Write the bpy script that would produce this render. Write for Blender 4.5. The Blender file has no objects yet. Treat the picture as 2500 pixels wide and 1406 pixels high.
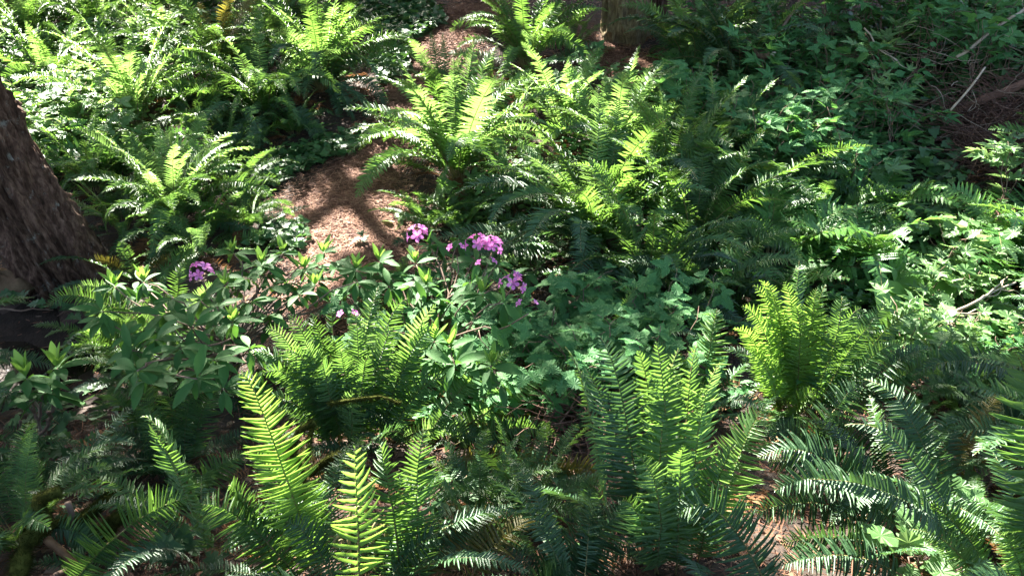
import bpy, math, random
import numpy as np
from mathutils import Vector, Matrix

random.seed(7)
RNG = np.random.default_rng(11)
R = math.radians
scene = bpy.context.scene
COL = scene.collection

# ------------------------------------------------------------------ camera, sky, sun, exposure
PITCH = R(27.0); FPX = 1925.0
cam_d = bpy.data.cameras.new('camera'); cam = bpy.data.objects.new('camera', cam_d); COL.objects.link(cam)
cam.location = (0, 0, 3.0); cam.rotation_euler = (math.pi/2-PITCH, 0, 0)
cam_d.sensor_width = 36.0; cam_d.lens = 36.0*FPX/2500.0; cam_d.clip_start = 0.05; cam_d.clip_end = 600
scene.camera = cam

SUN_EL = R(40.0); SUN_AZ = math.atan2(-0.52, 0.86)          # bearing of the sun, from +Y towards +X
SUN = np.array([math.sin(SUN_AZ)*math.cos(SUN_EL), math.cos(SUN_AZ)*math.cos(SUN_EL), math.sin(SUN_EL)])
w = bpy.data.worlds.new('World'); scene.world = w; w.use_nodes = True
nt = w.node_tree; bg = nt.nodes['Background']
sky = nt.nodes.new('ShaderNodeTexSky'); sky.sky_type = 'NISHITA'; sky.sun_disc = False
sky.dust_density = 3.0; sky.ozone_density = 0.4; sky.sun_elevation = SUN_EL; sky.sun_rotation = SUN_AZ
nt.links.new(sky.outputs[0], bg.inputs[0]); bg.inputs[1].default_value = 0.07
sl = bpy.data.lights.new('sun', 'SUN'); sl.energy = 5.0; sl.angle = R(0.5); sl.color = (1.0, 0.95, 0.86)
so = bpy.data.objects.new('sun', sl); COL.objects.link(so)
so.rotation_euler = Vector(SUN).to_track_quat('Z', 'Y').to_euler(); so.location = (-8, 10, 16)
vs = scene.view_settings; vs.view_transform = 'Standard'; vs.look = 'None'; vs.gamma = 1.0
vs.use_curve_mapping = False; vs.exposure = 3.6
cy = scene.cycles
cy.max_bounces = 6; cy.diffuse_bounces = 3; cy.glossy_bounces = 2; cy.transmission_bounces = 4
cy.transparent_max_bounces = 6; cy.caustics_reflective = False; cy.caustics_refractive = False
cy.use_denoising = True; cy.use_adaptive_sampling = False; cy.sample_clamp_indirect = 4.0

# ------------------------------------------------------------------ terrain height, and pixels of the photograph to places on it
_py = np.array([-60, -4, 0.3, 1.0, 1.7, 2.3, 3.5, 4.6, 5.2, 6, 7.4, 8.7, 11.4, 13, 16, 20, 30, 60, 110.])
_pz = np.array([2.0, 1.5, 1.45, 1.30, .85, .55, .18, .02, .0, .12, .32, .52, 1.1, 1.5, 2.7, 4.6, 10, 28, 60.])
_gy = np.arange(-60, 110, .1); _gz = np.interp(_gy, _py, _pz)
_k = np.hanning(15); _k /= _k.sum(); _gz = np.convolve(np.pad(_gz, 7, mode='edge'), _k, mode='valid')
def sstep(a, b, x):
    t = np.clip((x-a)/(b-a), 0, 1); return t*t*(3-2*t)
def g(x, y):
    x = np.asarray(x, float); y = np.asarray(y, float)
    z = np.interp(y, _gy, _gz)
    z = z + 0.95*sstep(1.5, 6.5, x)*sstep(5.0, 8.8, y) + 0.25*sstep(3, 8, x)*sstep(3, 6, y)
    z = z + 0.35*sstep(-4.5, -8, x)*sstep(6.5, 10, y)
    z = z + 3.0*sstep(9, 25, np.abs(x))
    d = ((x+3.95)/1.35)**2 + ((y-4.75)/.62)**2
    z = z - 0.16*np.exp(-d*d)
    n = .05*np.sin(1.3*x+.7*y)*np.sin(1.1*y-.4*x+1) + .03*np.sin(2.9*x-1.1*y+2)*np.sin(2.3*y+1.7*x) + .012*np.sin(7.1*x+3*y)*np.sin(6.3*y-2.2*x)
    z = z + np.exp(-d*.5)*(.018*np.sin(6.3*x+2.1*y)*np.sin(7.7*y-1.9*x)+.010*np.sin(13.1*x+5*y)*np.sin(15*y-4*x)+.006*np.sin(27*x-9*y)*np.sin(23*y+11*x))
    return z + n*(1-.5*np.exp(-d))
def G(x, y): return float(g(x, y))
CAM = np.array([0, 0, 3.0])
FWD = np.array([0, math.cos(PITCH), -math.sin(PITCH)]); UPV = np.array([0, math.sin(PITCH), math.cos(PITCH)])
def ray(px, py):
    return FWD + np.array([1., 0, 0])*((px-1250)/FPX) - UPV*((py-703)/FPX)
def at(px, py, lift=0.0):
    d = ray(px, py); t = np.linspace(1.2, 40, 3000)
    P = CAM + t[:, None]*d
    f = P[:, 2] - g(P[:, 0], P[:, 1]) - lift
    i = np.argmax(f < 0)
    if i == 0: i = 1 if f[0] < 0 else len(t)-1
    a = f[i-1]/(f[i-1]-f[i]+1e-9)
    return CAM + (t[i-1] + a*(t[i]-t[i-1]))*d
def depth_of(P): return float(np.dot(np.asarray(P)-CAM, FWD))

# ------------------------------------------------------------------ object helpers
def tag(o, label=None, cat=None, group=None, kind=None):
    if label: o['label'] = label
    if cat: o['category'] = cat
    if group: o['group'] = group
    if kind: o['kind'] = kind
    return o
def empty(name, loc, label=None, cat=None, group=None):
    o = bpy.data.objects.new(name, None); COL.objects.link(o); o.location = [float(v) for v in loc]
    o.empty_display_size = .1
    return tag(o, label, cat, group)
def mesh(name, V, F, mats, midx=None, smooth=True):
    me = bpy.data.meshes.new(name); me.from_pydata([tuple(v) for v in np.asarray(V, float).tolist()], [], F)
    for m in mats: me.materials.append(m)
    if midx is not None: me.polygons.foreach_set('material_index', np.asarray(midx, np.int32))
    if smooth: me.polygons.foreach_set('use_smooth', np.ones(len(me.polygons), bool))
    me.update(); return me
def put(name, me, parent=None, M=None, loc=None):
    o = bpy.data.objects.new(name, me); COL.objects.link(o)
    if parent is not None: o.parent = parent
    if M is not None: o.matrix_basis = M
    if loc is not None: o.location = [float(v) for v in loc]
    return o
def quick_mesh(name, V, quads=None, tris=None, mats=(), smooth=False):
    """fast mesh from numpy arrays of one face size each"""
    me = bpy.data.meshes.new(name); V = np.asarray(V, np.float32)
    polys = []
    nq = 0 if quads is None else len(quads); ntri = 0 if tris is None else len(tris)
    loops = []
    if nq: loops.append(np.asarray(quads, np.int32).ravel())
    if ntri: loops.append(np.asarray(tris, np.int32).ravel())
    loops = np.concatenate(loops)
    starts = np.concatenate([np.arange(nq)*4, nq*4+np.arange(ntri)*3]).astype(np.int32)
    me.vertices.add(len(V)); me.vertices.foreach_set('co', V.ravel())
    me.loops.add(len(loops)); me.loops.foreach_set('vertex_index', loops)
    me.polygons.add(nq+ntri); me.polygons.foreach_set('loop_start', starts)
    if smooth: me.polygons.foreach_set('use_smooth', np.ones(nq+ntri, bool))
    for m in mats: me.materials.append(m)
    me.update(calc_edges=True); me.validate(); return me
def nrm(v):
    v = np.asarray(v, float); return v/(np.linalg.norm(v)+1e-12)
def tube(P, rad, sides=7, cap=True):
    """tube along points P with radii rad -> V, F"""
    P = np.asarray(P, float); n = len(P); rad = np.broadcast_to(np.asarray(rad, float), (n,))
    T = np.gradient(P, axis=0); T /= np.linalg.norm(T, axis=1)[:, None]+1e-12
    u = np.cross(T[0], [0.3, .2, 1.]);
    if np.linalg.norm(u) < .1: u = np.cross(T[0], [1., 0, 0])
    V = []; F = []
    for i in range(n):
        u = nrm(u - T[i]*np.dot(u, T[i])); v = np.cross(T[i], u)
        for k in range(sides):
            a = 2*math.pi*k/sides
            V.append(P[i] + rad[i]*(math.cos(a)*u + math.sin(a)*v))
    for i in range(n-1):
        for k in range(sides):
            F.append([i*sides+k, i*sides+(k+1) % sides, (i+1)*sides+(k+1) % sides, (i+1)*sides+k])
    if cap:
        F.append(list(range(sides))[::-1]); F.append([(n-1)*sides+k for k in range(sides)])
    return V, F
def bez(a, b, c, n):
    t = np.linspace(0, 1, n)[:, None]
    return (1-t)**2*np.asarray(a) + 2*t*(1-t)*np.asarray(b) + t*t*np.asarray(c)
def wander(a, b, n=8, amp=.06, sag=0.0, rng=RNG):
    t = np.linspace(0, 1, n)[:, None]; P = (1-t)*np.asarray(a)+t*np.asarray(b)
    L = np.linalg.norm(np.asarray(b)-np.asarray(a))
    N = rng.normal(0, amp*L, (n, 3)); N[0] = 0; N[-1] = 0
    N[1:-1] = (N[1:-1]+N[:-2]+N[2:])/3*1.4
    P = P + N; P[:, 2] += sag*4*(t*(1-t))[:, 0]*L
    return P

# ------------------------------------------------------------------ materials
def new_mat(name):
    m = bpy.data.materials.new(name); m.use_nodes = True; t = m.node_tree
    for n in list(t.nodes): t.nodes.remove(n)
    out = t.nodes.new('ShaderNodeOutputMaterial'); return m, t, out
def N(t, typ, **kw):
    n = t.nodes.new(typ)
    for k, v in kw.items(): setattr(n, k, v)
    return n
def ramp(t, fac, stops):
    r = N(t, 'ShaderNodeValToRGB'); e = r.color_ramp.elements
    while len(e) < len(stops): e.new(0.5)
    for i, (p, c) in enumerate(stops): e[i].position = p; e[i].color = (*c, 1)
    t.links.new(fac, r.inputs[0]); return r.outputs[0]
def leaf_mat(name, stops, tcol, rough=.42, trans=.4, spec=.5, vein=0.0):
    m, t, out = new_mat(name); L = t.links
    geo = N(t, 'ShaderNodeNewGeometry'); oi = N(t, 'ShaderNodeObjectInfo')
    tc = N(t, 'ShaderNodeTexCoord'); nz = N(t, 'ShaderNodeTexNoise'); nz.inputs['Scale'].default_value = 9; nz.inputs['Detail'].default_value = 3
    L.new(tc.outputs['Object'], nz.inputs['Vector'])
    a = N(t, 'ShaderNodeMath', operation='MULTIPLY'); L.new(geo.outputs['Random Per Island'], a.inputs[0]); a.inputs[1].default_value = .4
    b = N(t, 'ShaderNodeMath', operation='MULTIPLY_ADD'); L.new(oi.outputs['Random'], b.inputs[0]); b.inputs[1].default_value = .45; L.new(a.outputs[0], b.inputs[2])
    c = N(t, 'ShaderNodeMath', operation='MULTIPLY_ADD'); L.new(nz.outputs['Fac'], c.inputs[0]); c.inputs[1].default_value = .5; L.new(b.outputs[0], c.inputs[2])
    d = N(t, 'ShaderNodeMath', operation='SUBTRACT'); L.new(c.outputs[0], d.inputs[0]); d.inputs[1].default_value = .17
    col = ramp(t, d.outputs[0], stops)
    pr = N(t, 'ShaderNodeBsdfPrincipled'); L.new(col, pr.inputs['Base Color'])
    pr.inputs['Roughness'].default_value = rough; pr.inputs['Specular IOR Level'].default_value = spec
    bp = N(t, 'ShaderNodeBump'); bp.inputs['Strength'].default_value = .25; bp.inputs['Distance'].default_value = .01
    n2 = N(t, 'ShaderNodeTexNoise'); n2.inputs['Scale'].default_value = 60; L.new(tc.outputs['Object'], n2.inputs['Vector'])
    L.new(n2.outputs['Fac'], bp.inputs['Height']); L.new(bp.outputs[0], pr.inputs['Normal'])
    tr = N(t, 'ShaderNodeBsdfTranslucent')
    mx = N(t, 'ShaderNodeMix', data_type='RGBA', blend_type='MIX'); mx.inputs[0].default_value = .65
    L.new(col, mx.inputs[6]); mx.inputs[7].default_value = (*tcol, 1); L.new(mx.outputs[2], tr.inputs[0])
    ms = N(t, 'ShaderNodeMixShader'); ms.inputs[0].default_value = trans
    L.new(pr.outputs[0], ms.inputs[1]); L.new(tr.outputs[0], ms.inputs[2]); L.new(ms.outputs[0], out.inputs[0])
    return m
def solid_mat(name, stops, scale=6, rough=.8, bump=.4, bdist=.01, spec=.3, island=.3, detail=6, stretch=None):
    m, t, out = new_mat(name); L = t.links
    tc = N(t, 'ShaderNodeTexCoord'); src = tc.outputs['Object']
    if stretch:
        mp = N(t, 'ShaderNodeMapping'); mp.inputs['Scale'].default_value = stretch; L.new(src, mp.inputs[0]); src = mp.outputs[0]
    nz = N(t, 'ShaderNodeTexNoise'); nz.inputs['Scale'].default_value = scale; nz.inputs['Detail'].default_value = detail; nz.inputs['Roughness'].default_value = .65
    L.new(src, nz.inputs['Vector'])
    geo = N(t, 'ShaderNodeNewGeometry')
    a = N(t, 'ShaderNodeMath', operation='MULTIPLY_ADD'); L.new(geo.outputs['Random Per Island'], a.inputs[0]); a.inputs[1].default_value = island; L.new(nz.outputs['Fac'], a.inputs[2])
    s = N(t, 'ShaderNodeMath', operation='SUBTRACT'); L.new(a.outputs[0], s.inputs[0]); s.inputs[1].default_value = island*.5
    col = ramp(t, s.outputs[0], stops)
    pr = N(t, 'ShaderNodeBsdfPrincipled'); L.new(col, pr.inputs['Base Color']); pr.inputs['Roughness'].default_value = rough
    pr.inputs['Specular IOR Level'].default_value = spec
    bp = N(t, 'ShaderNodeBump'); bp.inputs['Strength'].default_value = bump; bp.inputs['Distance'].default_value = bdist
    L.new(nz.outputs['Fac'], bp.inputs['Height']); L.new(bp.outputs[0], pr.inputs['Normal'])
    L.new(pr.outputs[0], out.inputs[0]); return m
M = {}
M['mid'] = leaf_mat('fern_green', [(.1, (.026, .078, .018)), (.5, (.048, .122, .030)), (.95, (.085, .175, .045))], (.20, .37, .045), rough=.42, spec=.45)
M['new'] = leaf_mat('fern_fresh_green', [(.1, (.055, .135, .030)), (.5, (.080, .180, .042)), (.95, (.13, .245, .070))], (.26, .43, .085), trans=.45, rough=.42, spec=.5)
M['young'] = leaf_mat('fern_young_backlit_glow', [(.1, (.08, .17, .025)), (.5, (.12, .235, .032)), (.95, (.17, .30, .05))], (.31, .53, .07), trans=.52, rough=.42)  # young fronds; backlit glow put into a yellower, more translucent green
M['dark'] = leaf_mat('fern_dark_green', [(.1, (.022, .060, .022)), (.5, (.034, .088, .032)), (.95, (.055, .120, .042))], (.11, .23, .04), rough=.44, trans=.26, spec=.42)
M['olive'] = leaf_mat('fern_olive', [(.1, (.07, .075, .012)), (.5, (.11, .105, .018)), (.95, (.17, .14, .03))], (.26, .22, .03), trans=.35)
M['dead'] = leaf_mat('fern_dead_brown', [(.1, (.06, .028, .012)), (.5, (.13, .06, .026)), (.95, (.24, .13, .06))], (.26, .12, .04), rough=.8, trans=.25, spec=.2)
M['lady'] = leaf_mat('lady_fern_green', [(.1, (.035, .115, .025)), (.5, (.06, .17, .035)), (.95, (.11, .24, .05))], (.2, .42, .05))
M['stalk'] = solid_mat('fern_stalk', [(.3, (.10, .085, .03)), (.7, (.22, .19, .07))], scale=20, rough=.6)
M['stalk_brown'] = solid_mat('fern_stalk_brown', [(.3, (.07, .035, .015)), (.7, (.19, .10, .045))], scale=20, rough=.7)
M['bramble'] = leaf_mat('bramble_leaf', [(.1, (.033, .115, .040)), (.5, (.058, .170, .056)), (.95, (.10, .235, .07))], (.18, .40, .06), rough=.6, trans=.33, spec=.22)
M['maple'] = leaf_mat('pale_lobed_leaf', [(.1, (.06, .15, .03)), (.5, (.10, .205, .065)), (.95, (.17, .28, .11))], (.30, .46, .13), rough=.5, trans=.42)
M['ivy'] = leaf_mat('ivy_leaf', [(.1, (.018, .055, .022)), (.5, (.032, .090, .030)), (.95, (.065, .15, .04))], (.12, .26, .04), rough=.46, trans=.24, spec=.35)
M['rhodo'] = leaf_mat('rhododendron_leaf', [(.1, (.026, .085, .020)), (.5, (.042, .125, .028)), (.95, (.07, .175, .04))], (.14, .32, .03), rough=.6, trans=.28, spec=.22)
M['rhodo_new'] = leaf_mat('rhododendron_young_leaf', [(.1, (.09, .20, .03)), (.5, (.13, .27, .045)), (.95, (.19, .34, .07))], (.30, .50, .06), rough=.45, trans=.35)
M['broad'] = leaf_mat('broad_basal_leaf', [(.1, (.06, .16, .03)), (.5, (.085, .21, .04)), (.95, (.12, .27, .055))], (.25, .45, .06), rough=.4, trans=.35)
M['petal'] = leaf_mat('pink_petal', [(.1, (.50, .10, .38)), (.5, (.62, .17, .48)), (.95, (.74, .34, .64))], (.75, .25, .6), rough=.6, trans=.35, spec=.2)
M['canopy'] = leaf_mat('canopy_leaf', [(.1, (.03, .09, .02)), (.5, (.045, .12, .025)), (.95, (.07, .16, .03))], (.12, .25, .03), trans=.15)
M['twig'] = solid_mat('twig_bark', [(.3, (.075, .045, .03)), (.55, (.15, .10, .07)), (.8, (.25, .19, .14))], scale=14, rough=.85)
M['twig_pale'] = solid_mat('pale_dry_twig', [(.3, (.20, .155, .11)), (.6, (.33, .27, .20)), (.85, (.46, .39, .31))], scale=14, rough=.85)
M['twig_red'] = solid_mat('reddish_brush_twig', [(.3, (.06, .03, .022)), (.6, (.12, .065, .045)), (.85, (.22, .14, .10))], scale=14, rough=.9)
M['moss'] = solid_mat('moss', [(.3, (.022, .026, .006)), (.55, (.052, .060, .012)), (.8, (.11, .115, .026))], scale=30, rough=1.0, bump=.8, spec=.05)
M['needle'] = solid_mat('fallen_needles', [(.2, (.085, .034, .020)), (.5, (.19, .088, .052)), (.85, (.34, .185, .115))], scale=3, rough=.8, island=.9)
M['litter_dark'] = solid_mat('strewn_needles', [(.2, (.05, .024, .015)), (.5, (.11, .055, .034)), (.85, (.16, .085, .055))], scale=3, rough=.9, island=.9, spec=.1)
M['litter_leaf'] = solid_mat('litter_leaf', [(.2, (.07, .035, .02)), (.5, (.15, .08, .045)), (.85, (.28, .18, .11))], scale=5, rough=.8, island=.8)
M['wood_cut'] = solid_mat('cut_wood', [(.3, (.50, .42, .34)), (.7, (.72, .66, .58))], scale=30, rough=.8)
M['rock'] = solid_mat('earth_boulder', [(.25, (.04, .024, .013)), (.5, (.10, .06, .032)), (.8, (.18, .12, .065))], scale=5, rough=.95, bump=.8, bdist=.03)

def ground_mat():
    m, t, out = new_mat('forest_floor'); L = t.links
    tc = N(t, 'ShaderNodeTexCoord')
    def noise(s, d=6, r=.6):
        n = N(t, 'ShaderNodeTexNoise'); n.inputs['Scale'].default_value = s; n.inputs['Detail'].default_value = d; n.inputs['Roughness'].default_value = r
        L.new(tc.outputs['Object'], n.inputs['Vector']); return n.outputs['Fac']
    big = noise(.8); fine = noise(28, 8, .7)
    c1 = ramp(t, fine, [(.3, (.016, .008, .005)), (.5, (.040, .020, .012)), (.72, (.10, .054, .034))])
    c2 = ramp(t, fine, [(.3, (.011, .008, .005)), (.5, (.027, .018, .011)), (.75, (.065, .043, .027))])
    mx = N(t, 'ShaderNodeMix', data_type='RGBA'); r = ramp(t, big, [(.4, (0, 0, 0)), (.6, (1, 1, 1))])
    L.new(r, mx.inputs[0]); L.new(c1, mx.inputs[6]); L.new(c2, mx.inputs[7])
    pr = N(t, 'ShaderNodeBsdfPrincipled'); L.new(mx.outputs[2], pr.inputs['Base Color']); pr.inputs['Roughness'].default_value = .92
    bp = N(t, 'ShaderNodeBump'); bp.inputs['Strength'].default_value = .8; bp.inputs['Distance'].default_value = .03
    L.new(fine, bp.inputs['Height']); L.new(bp.outputs[0], pr.inputs['Normal']); L.new(pr.outputs[0], out.inputs[0]); return m
def mud_mat():
    m = solid_mat('wet_mud', [(.3, (.010, .007, .005)), (.55, (.024, .016, .012)), (.8, (.065, .047, .036))], scale=9, rough=.85, bump=1.0, bdist=.06, spec=.12, detail=9)
    return m
def water_mat():
    m, t, out = new_mat('puddle_water'); L = t.links
    pr = N(t, 'ShaderNodeBsdfPrincipled'); pr.inputs['Base Color'].default_value = (.012, .010, .008, 1)
    pr.inputs['Roughness'].default_value = .03; pr.inputs['IOR'].default_value = 1.33; pr.inputs['Specular IOR Level'].default_value = .4
    tc = N(t, 'ShaderNodeTexCoord'); n = N(t, 'ShaderNodeTexNoise'); n.inputs['Scale'].default_value = 5; L.new(tc.outputs['Object'], n.inputs['Vector'])
    bp = N(t, 'ShaderNodeBump'); bp.inputs['Strength'].default_value = .05; bp.inputs['Distance'].default_value = .02
    L.new(n.outputs['Fac'], bp.inputs['Height']); L.new(bp.outputs[0], pr.inputs['Normal']); L.new(pr.outputs[0], out.inputs[0]); return m
def bark_mat(name, stops, lichen):
    m, t, out = new_mat(name); L = t.links
    tc = N(t, 'ShaderNodeTexCoord'); mp = N(t, 'ShaderNodeMapping'); mp.inputs['Scale'].default_value = (1, 1, .3); L.new(tc.outputs['Object'], mp.inputs[0])
    n = N(t, 'ShaderNodeTexNoise'); n.inputs['Scale'].default_value = 26; n.inputs['Detail'].default_value = 9; n.inputs['Roughness'].default_value = .7; L.new(mp.outputs[0], n.inputs['Vector'])
    c = ramp(t, n.outputs['Fac'], stops)
    n2 = N(t, 'ShaderNodeTexNoise'); n2.inputs['Scale'].default_value = 9; n2.inputs['Detail'].default_value = 8; n2.inputs['Roughness'].default_value = .75; L.new(tc.outputs['Object'], n2.inputs['Vector'])
    k = ramp(t, n2.outputs['Fac'], [(.58, (0, 0, 0)), (.66, (1, 1, 1))])
    mx = N(t, 'ShaderNodeMix', data_type='RGBA'); L.new(k, mx.inputs[0]); L.new(c, mx.inputs[6]); mx.inputs[7].default_value = (*lichen, 1)
    pr = N(t, 'ShaderNodeBsdfPrincipled'); L.new(mx.outputs[2], pr.inputs['Base Color']); pr.inputs['Roughness'].default_value = .9; pr.inputs['Specular IOR Level'].default_value = .2
    bp = N(t, 'ShaderNodeBump'); bp.inputs['Strength'].default_value = 1.0; bp.inputs['Distance'].default_value = .035
    L.new(n.outputs['Fac'], bp.inputs['Height']); L.new(bp.outputs[0], pr.inputs['Normal']); L.new(pr.outputs[0], out.inputs[0]); return m
M['ground'] = ground_mat(); M['mud'] = mud_mat(); M['water'] = water_mat()
M['bark'] = bark_mat('reddish_bark', [(.32, (.020, .010, .006)), (.48, (.075, .039, .025)), (.7, (.21, .125, .085))], (.20, .18, .15))
M['bark_moss'] = bark_mat('mossy_flaky_bark', [(.3, (.05, .035, .02)), (.5, (.15, .11, .055)), (.75, (.30, .24, .13))], (.12, .12, .03))

# ------------------------------------------------------------------ ground, path, mud, puddle
def axis(lo, hi, dens, far):
    a = np.arange(lo, hi+1e-6, dens); b = [hi]; s = dens
    while b[-1] < far: s *= 1.35; b.append(b[-1]+s)
    c = [lo]; s = dens
    while c[-1] > -far: s *= 1.35; c.append(c[-1]-s)
    return np.array(c[1:][::-1] + list(a) + b[1:])
X = axis(-8, 8, .09, 110); Y = axis(.5, 13.5, .09, 100)
XX, YY = np.meshgrid(X, Y); ZZ = g(XX, YY)
V = np.stack([XX, YY, ZZ], -1).reshape(-1, 3); nx, ny = len(X), len(Y)
i = (np.arange(ny-1)[:, None]*nx + np.arange(nx-1)[None]).ravel()
ground = put('ground', quick_mesh('ground', V, quads=np.stack([i, i+1, i+nx+1, i+nx], 1), mats=[M['ground']], smooth=True))
tag(ground, 'dark brown forest floor of soil and leaf litter', 'ground', kind='structure')

def sheet(name, pts, widths, mat, lift, label, cat, nu=110, nv=26, rag=.12):
    """ribbon laid on the terrain along pts (xy) with given half widths, ragged rims"""
    pts = np.array(pts); s = np.linspace(0, 1, len(pts)); u = np.linspace(0, 1, nu)
    px = np.interp(u, s, pts[:, 0]); py_ = np.interp(u, s, pts[:, 1]); wd = np.interp(u, s, widths)
    k = np.hanning(9); k /= k.sum()
    px = np.convolve(np.pad(px, 4, mode='edge'), k, 'valid'); py_ = np.convolve(np.pad(py_, 4, mode='edge'), k, 'valid')
    tx, ty = np.gradient(px), np.gradient(py_); l = np.hypot(tx, ty)+1e-9; nx_, ny_ = -ty/l, tx/l
    V = []
    for a in range(nu):
        for b in range(nv):
            v = b/(nv-1)*2-1
            wv = wd[a]*(1+rag*math.sin(a*.55+1.7*(v > 0))+rag*.7*math.sin(a*1.31+3*(v > 0)))
            x, y = px[a]+nx_[a]*v*wv, py_[a]+ny_[a]*v*wv
            V.append((x, y, G(x, y)+lift*(1-abs(v)**4)+.004 - .03*max(0, abs(v)-.93)/.07))
    i = (np.arange(nu-1)[:, None]*nv+np.arange(nv-1)[None]).ravel()
    o = put(name, quick_mesh(name, V, quads=np.stack([i, i+1, i+nv+1, i+nv], 1), mats=[mat], smooth=True))
    return tag(o, label, cat, kind='structure')
M['path'] = solid_mat('needle_path', [(.25, (.055, .022, .013)), (.5, (.135, .062, .038)), (.75, (.24, .125, .08))], scale=22, rough=.9, bump=.9, bdist=.02, detail=9)
PATH_PX = [(840, 760), (850, 660), (875, 565), (845, 480), (905, 400), (975, 300), (1030, 190), (1075, 125), (1140, 60), (1170, 10)]
PATH = [at(*p)[:2] for p in PATH_PX]
PATH_W = [.32, .42, .50, .56, .36, .32, .32, .40, .42, .42]
sheet('path', PATH, PATH_W, M['path'], .012, 'narrow reddish needle covered footpath winding up between the ferns', 'path')
SIDE = [at(*p)[:2] for p in [(1420, 110), (1500, 150), (1570, 165), (1640, 150)]]
sheet('bare_patch', SIDE, [.25, .38, .38, .25], M['path'], .012, 'bare reddish needle patch below the mossy stump', 'path', nu=50)
MUDP = [(-6.2, 4.9), (-4.6, 4.9), (-3.6, 4.8), (-2.6, 4.55), (-2.1, 4.2)]
sheet('mud', MUDP, [.85, .8, .72, .5, .3], M['mud'], .01, 'dark wet mud bank beside the leaning trunk', 'mud', nu=80, nv=30)
wz = G(-3.95, 4.75)+.045
a = np.linspace(0, 2*math.pi, 60, endpoint=False)
r_ = 1+.12*np.sin(3*a+1)+.08*np.sin(7*a)
pud = put('puddle', mesh('puddle', [(-3.95+1.35*math.cos(t)*q, 4.75+.55*math.sin(t)*q, wz) for t, q in zip(a, r_)], [list(range(60))], [M['water']], smooth=False))
tag(pud, 'small dark puddle reflecting blue sky beside the leaning trunk', 'puddle', kind='structure')

# ------------------------------------------------------------------ leaf and leaflet shapes (unit templates: x along, y across, z up)
def blade(stations, fold=.12, droop=.12, sickle=0.0, wave=0.0):
    """strip leaf of stations (s, half width); 3 vertices a station, pointed tip"""
    V = []; F = []
    n = len(stations)
    for k, (s, hw) in enumerate(stations):
        yo = sickle*s*s; zo = -droop*s*s
        if k == n-1: V.append((s, yo, zo)); continue
        wv = wave*(1 if k % 2 else -1)
        V += [(s, yo-hw, zo+fold*hw+wv), (s, yo, zo), (s, yo+hw, zo+fold*hw-wv)]
    for k in range(n-2):
        b = 3*k; F += [[b, b+3, b+4, b+1], [b+1, b+4, b+5, b+2]]
    b = 3*(n-2); t = 3*(n-1); F += [[b, t, b+1], [b+1, t, b+2]]
    return np.array(V), F
PINNA = []
for k in range(6):
    w0 = 1+.15*math.sin(k*2.1)
    PINNA.append(blade([(0, .20), (.06, .50*w0), (.2, .42*w0), (.45, .40), (.68, .33*w0), (.86, .19), (1.0, 0)], fold=.25, droop=.05+.045*k, sickle=.25+.12*k, wave=.012*(k % 3)))
def sub_frond(n=11):
    V = []; F = []; b, f = blade([(0, .32), (.3, .5), (.7, .33), (1, 0)], fold=.2, droop=.1)
    for j in range(n):
        s = .04+.96*j/n; l = (1-s)**.75*.5+.03
        for sd in (-1, 1):
            c, sn = math.cos(R(62)), math.sin(R(62))
            o = len(V)
            for v in b:
                x, y = v[0]*l, v[1]*.13
                V.append((s+(x*c*.35-y*.8), sd*(x*sn+y*.2), v[2]*.2-.12*s*s))
            F += [[q+o for q in ff] for ff in f]
    return np.array(V), F
SUBFROND = [sub_frond()]

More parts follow.
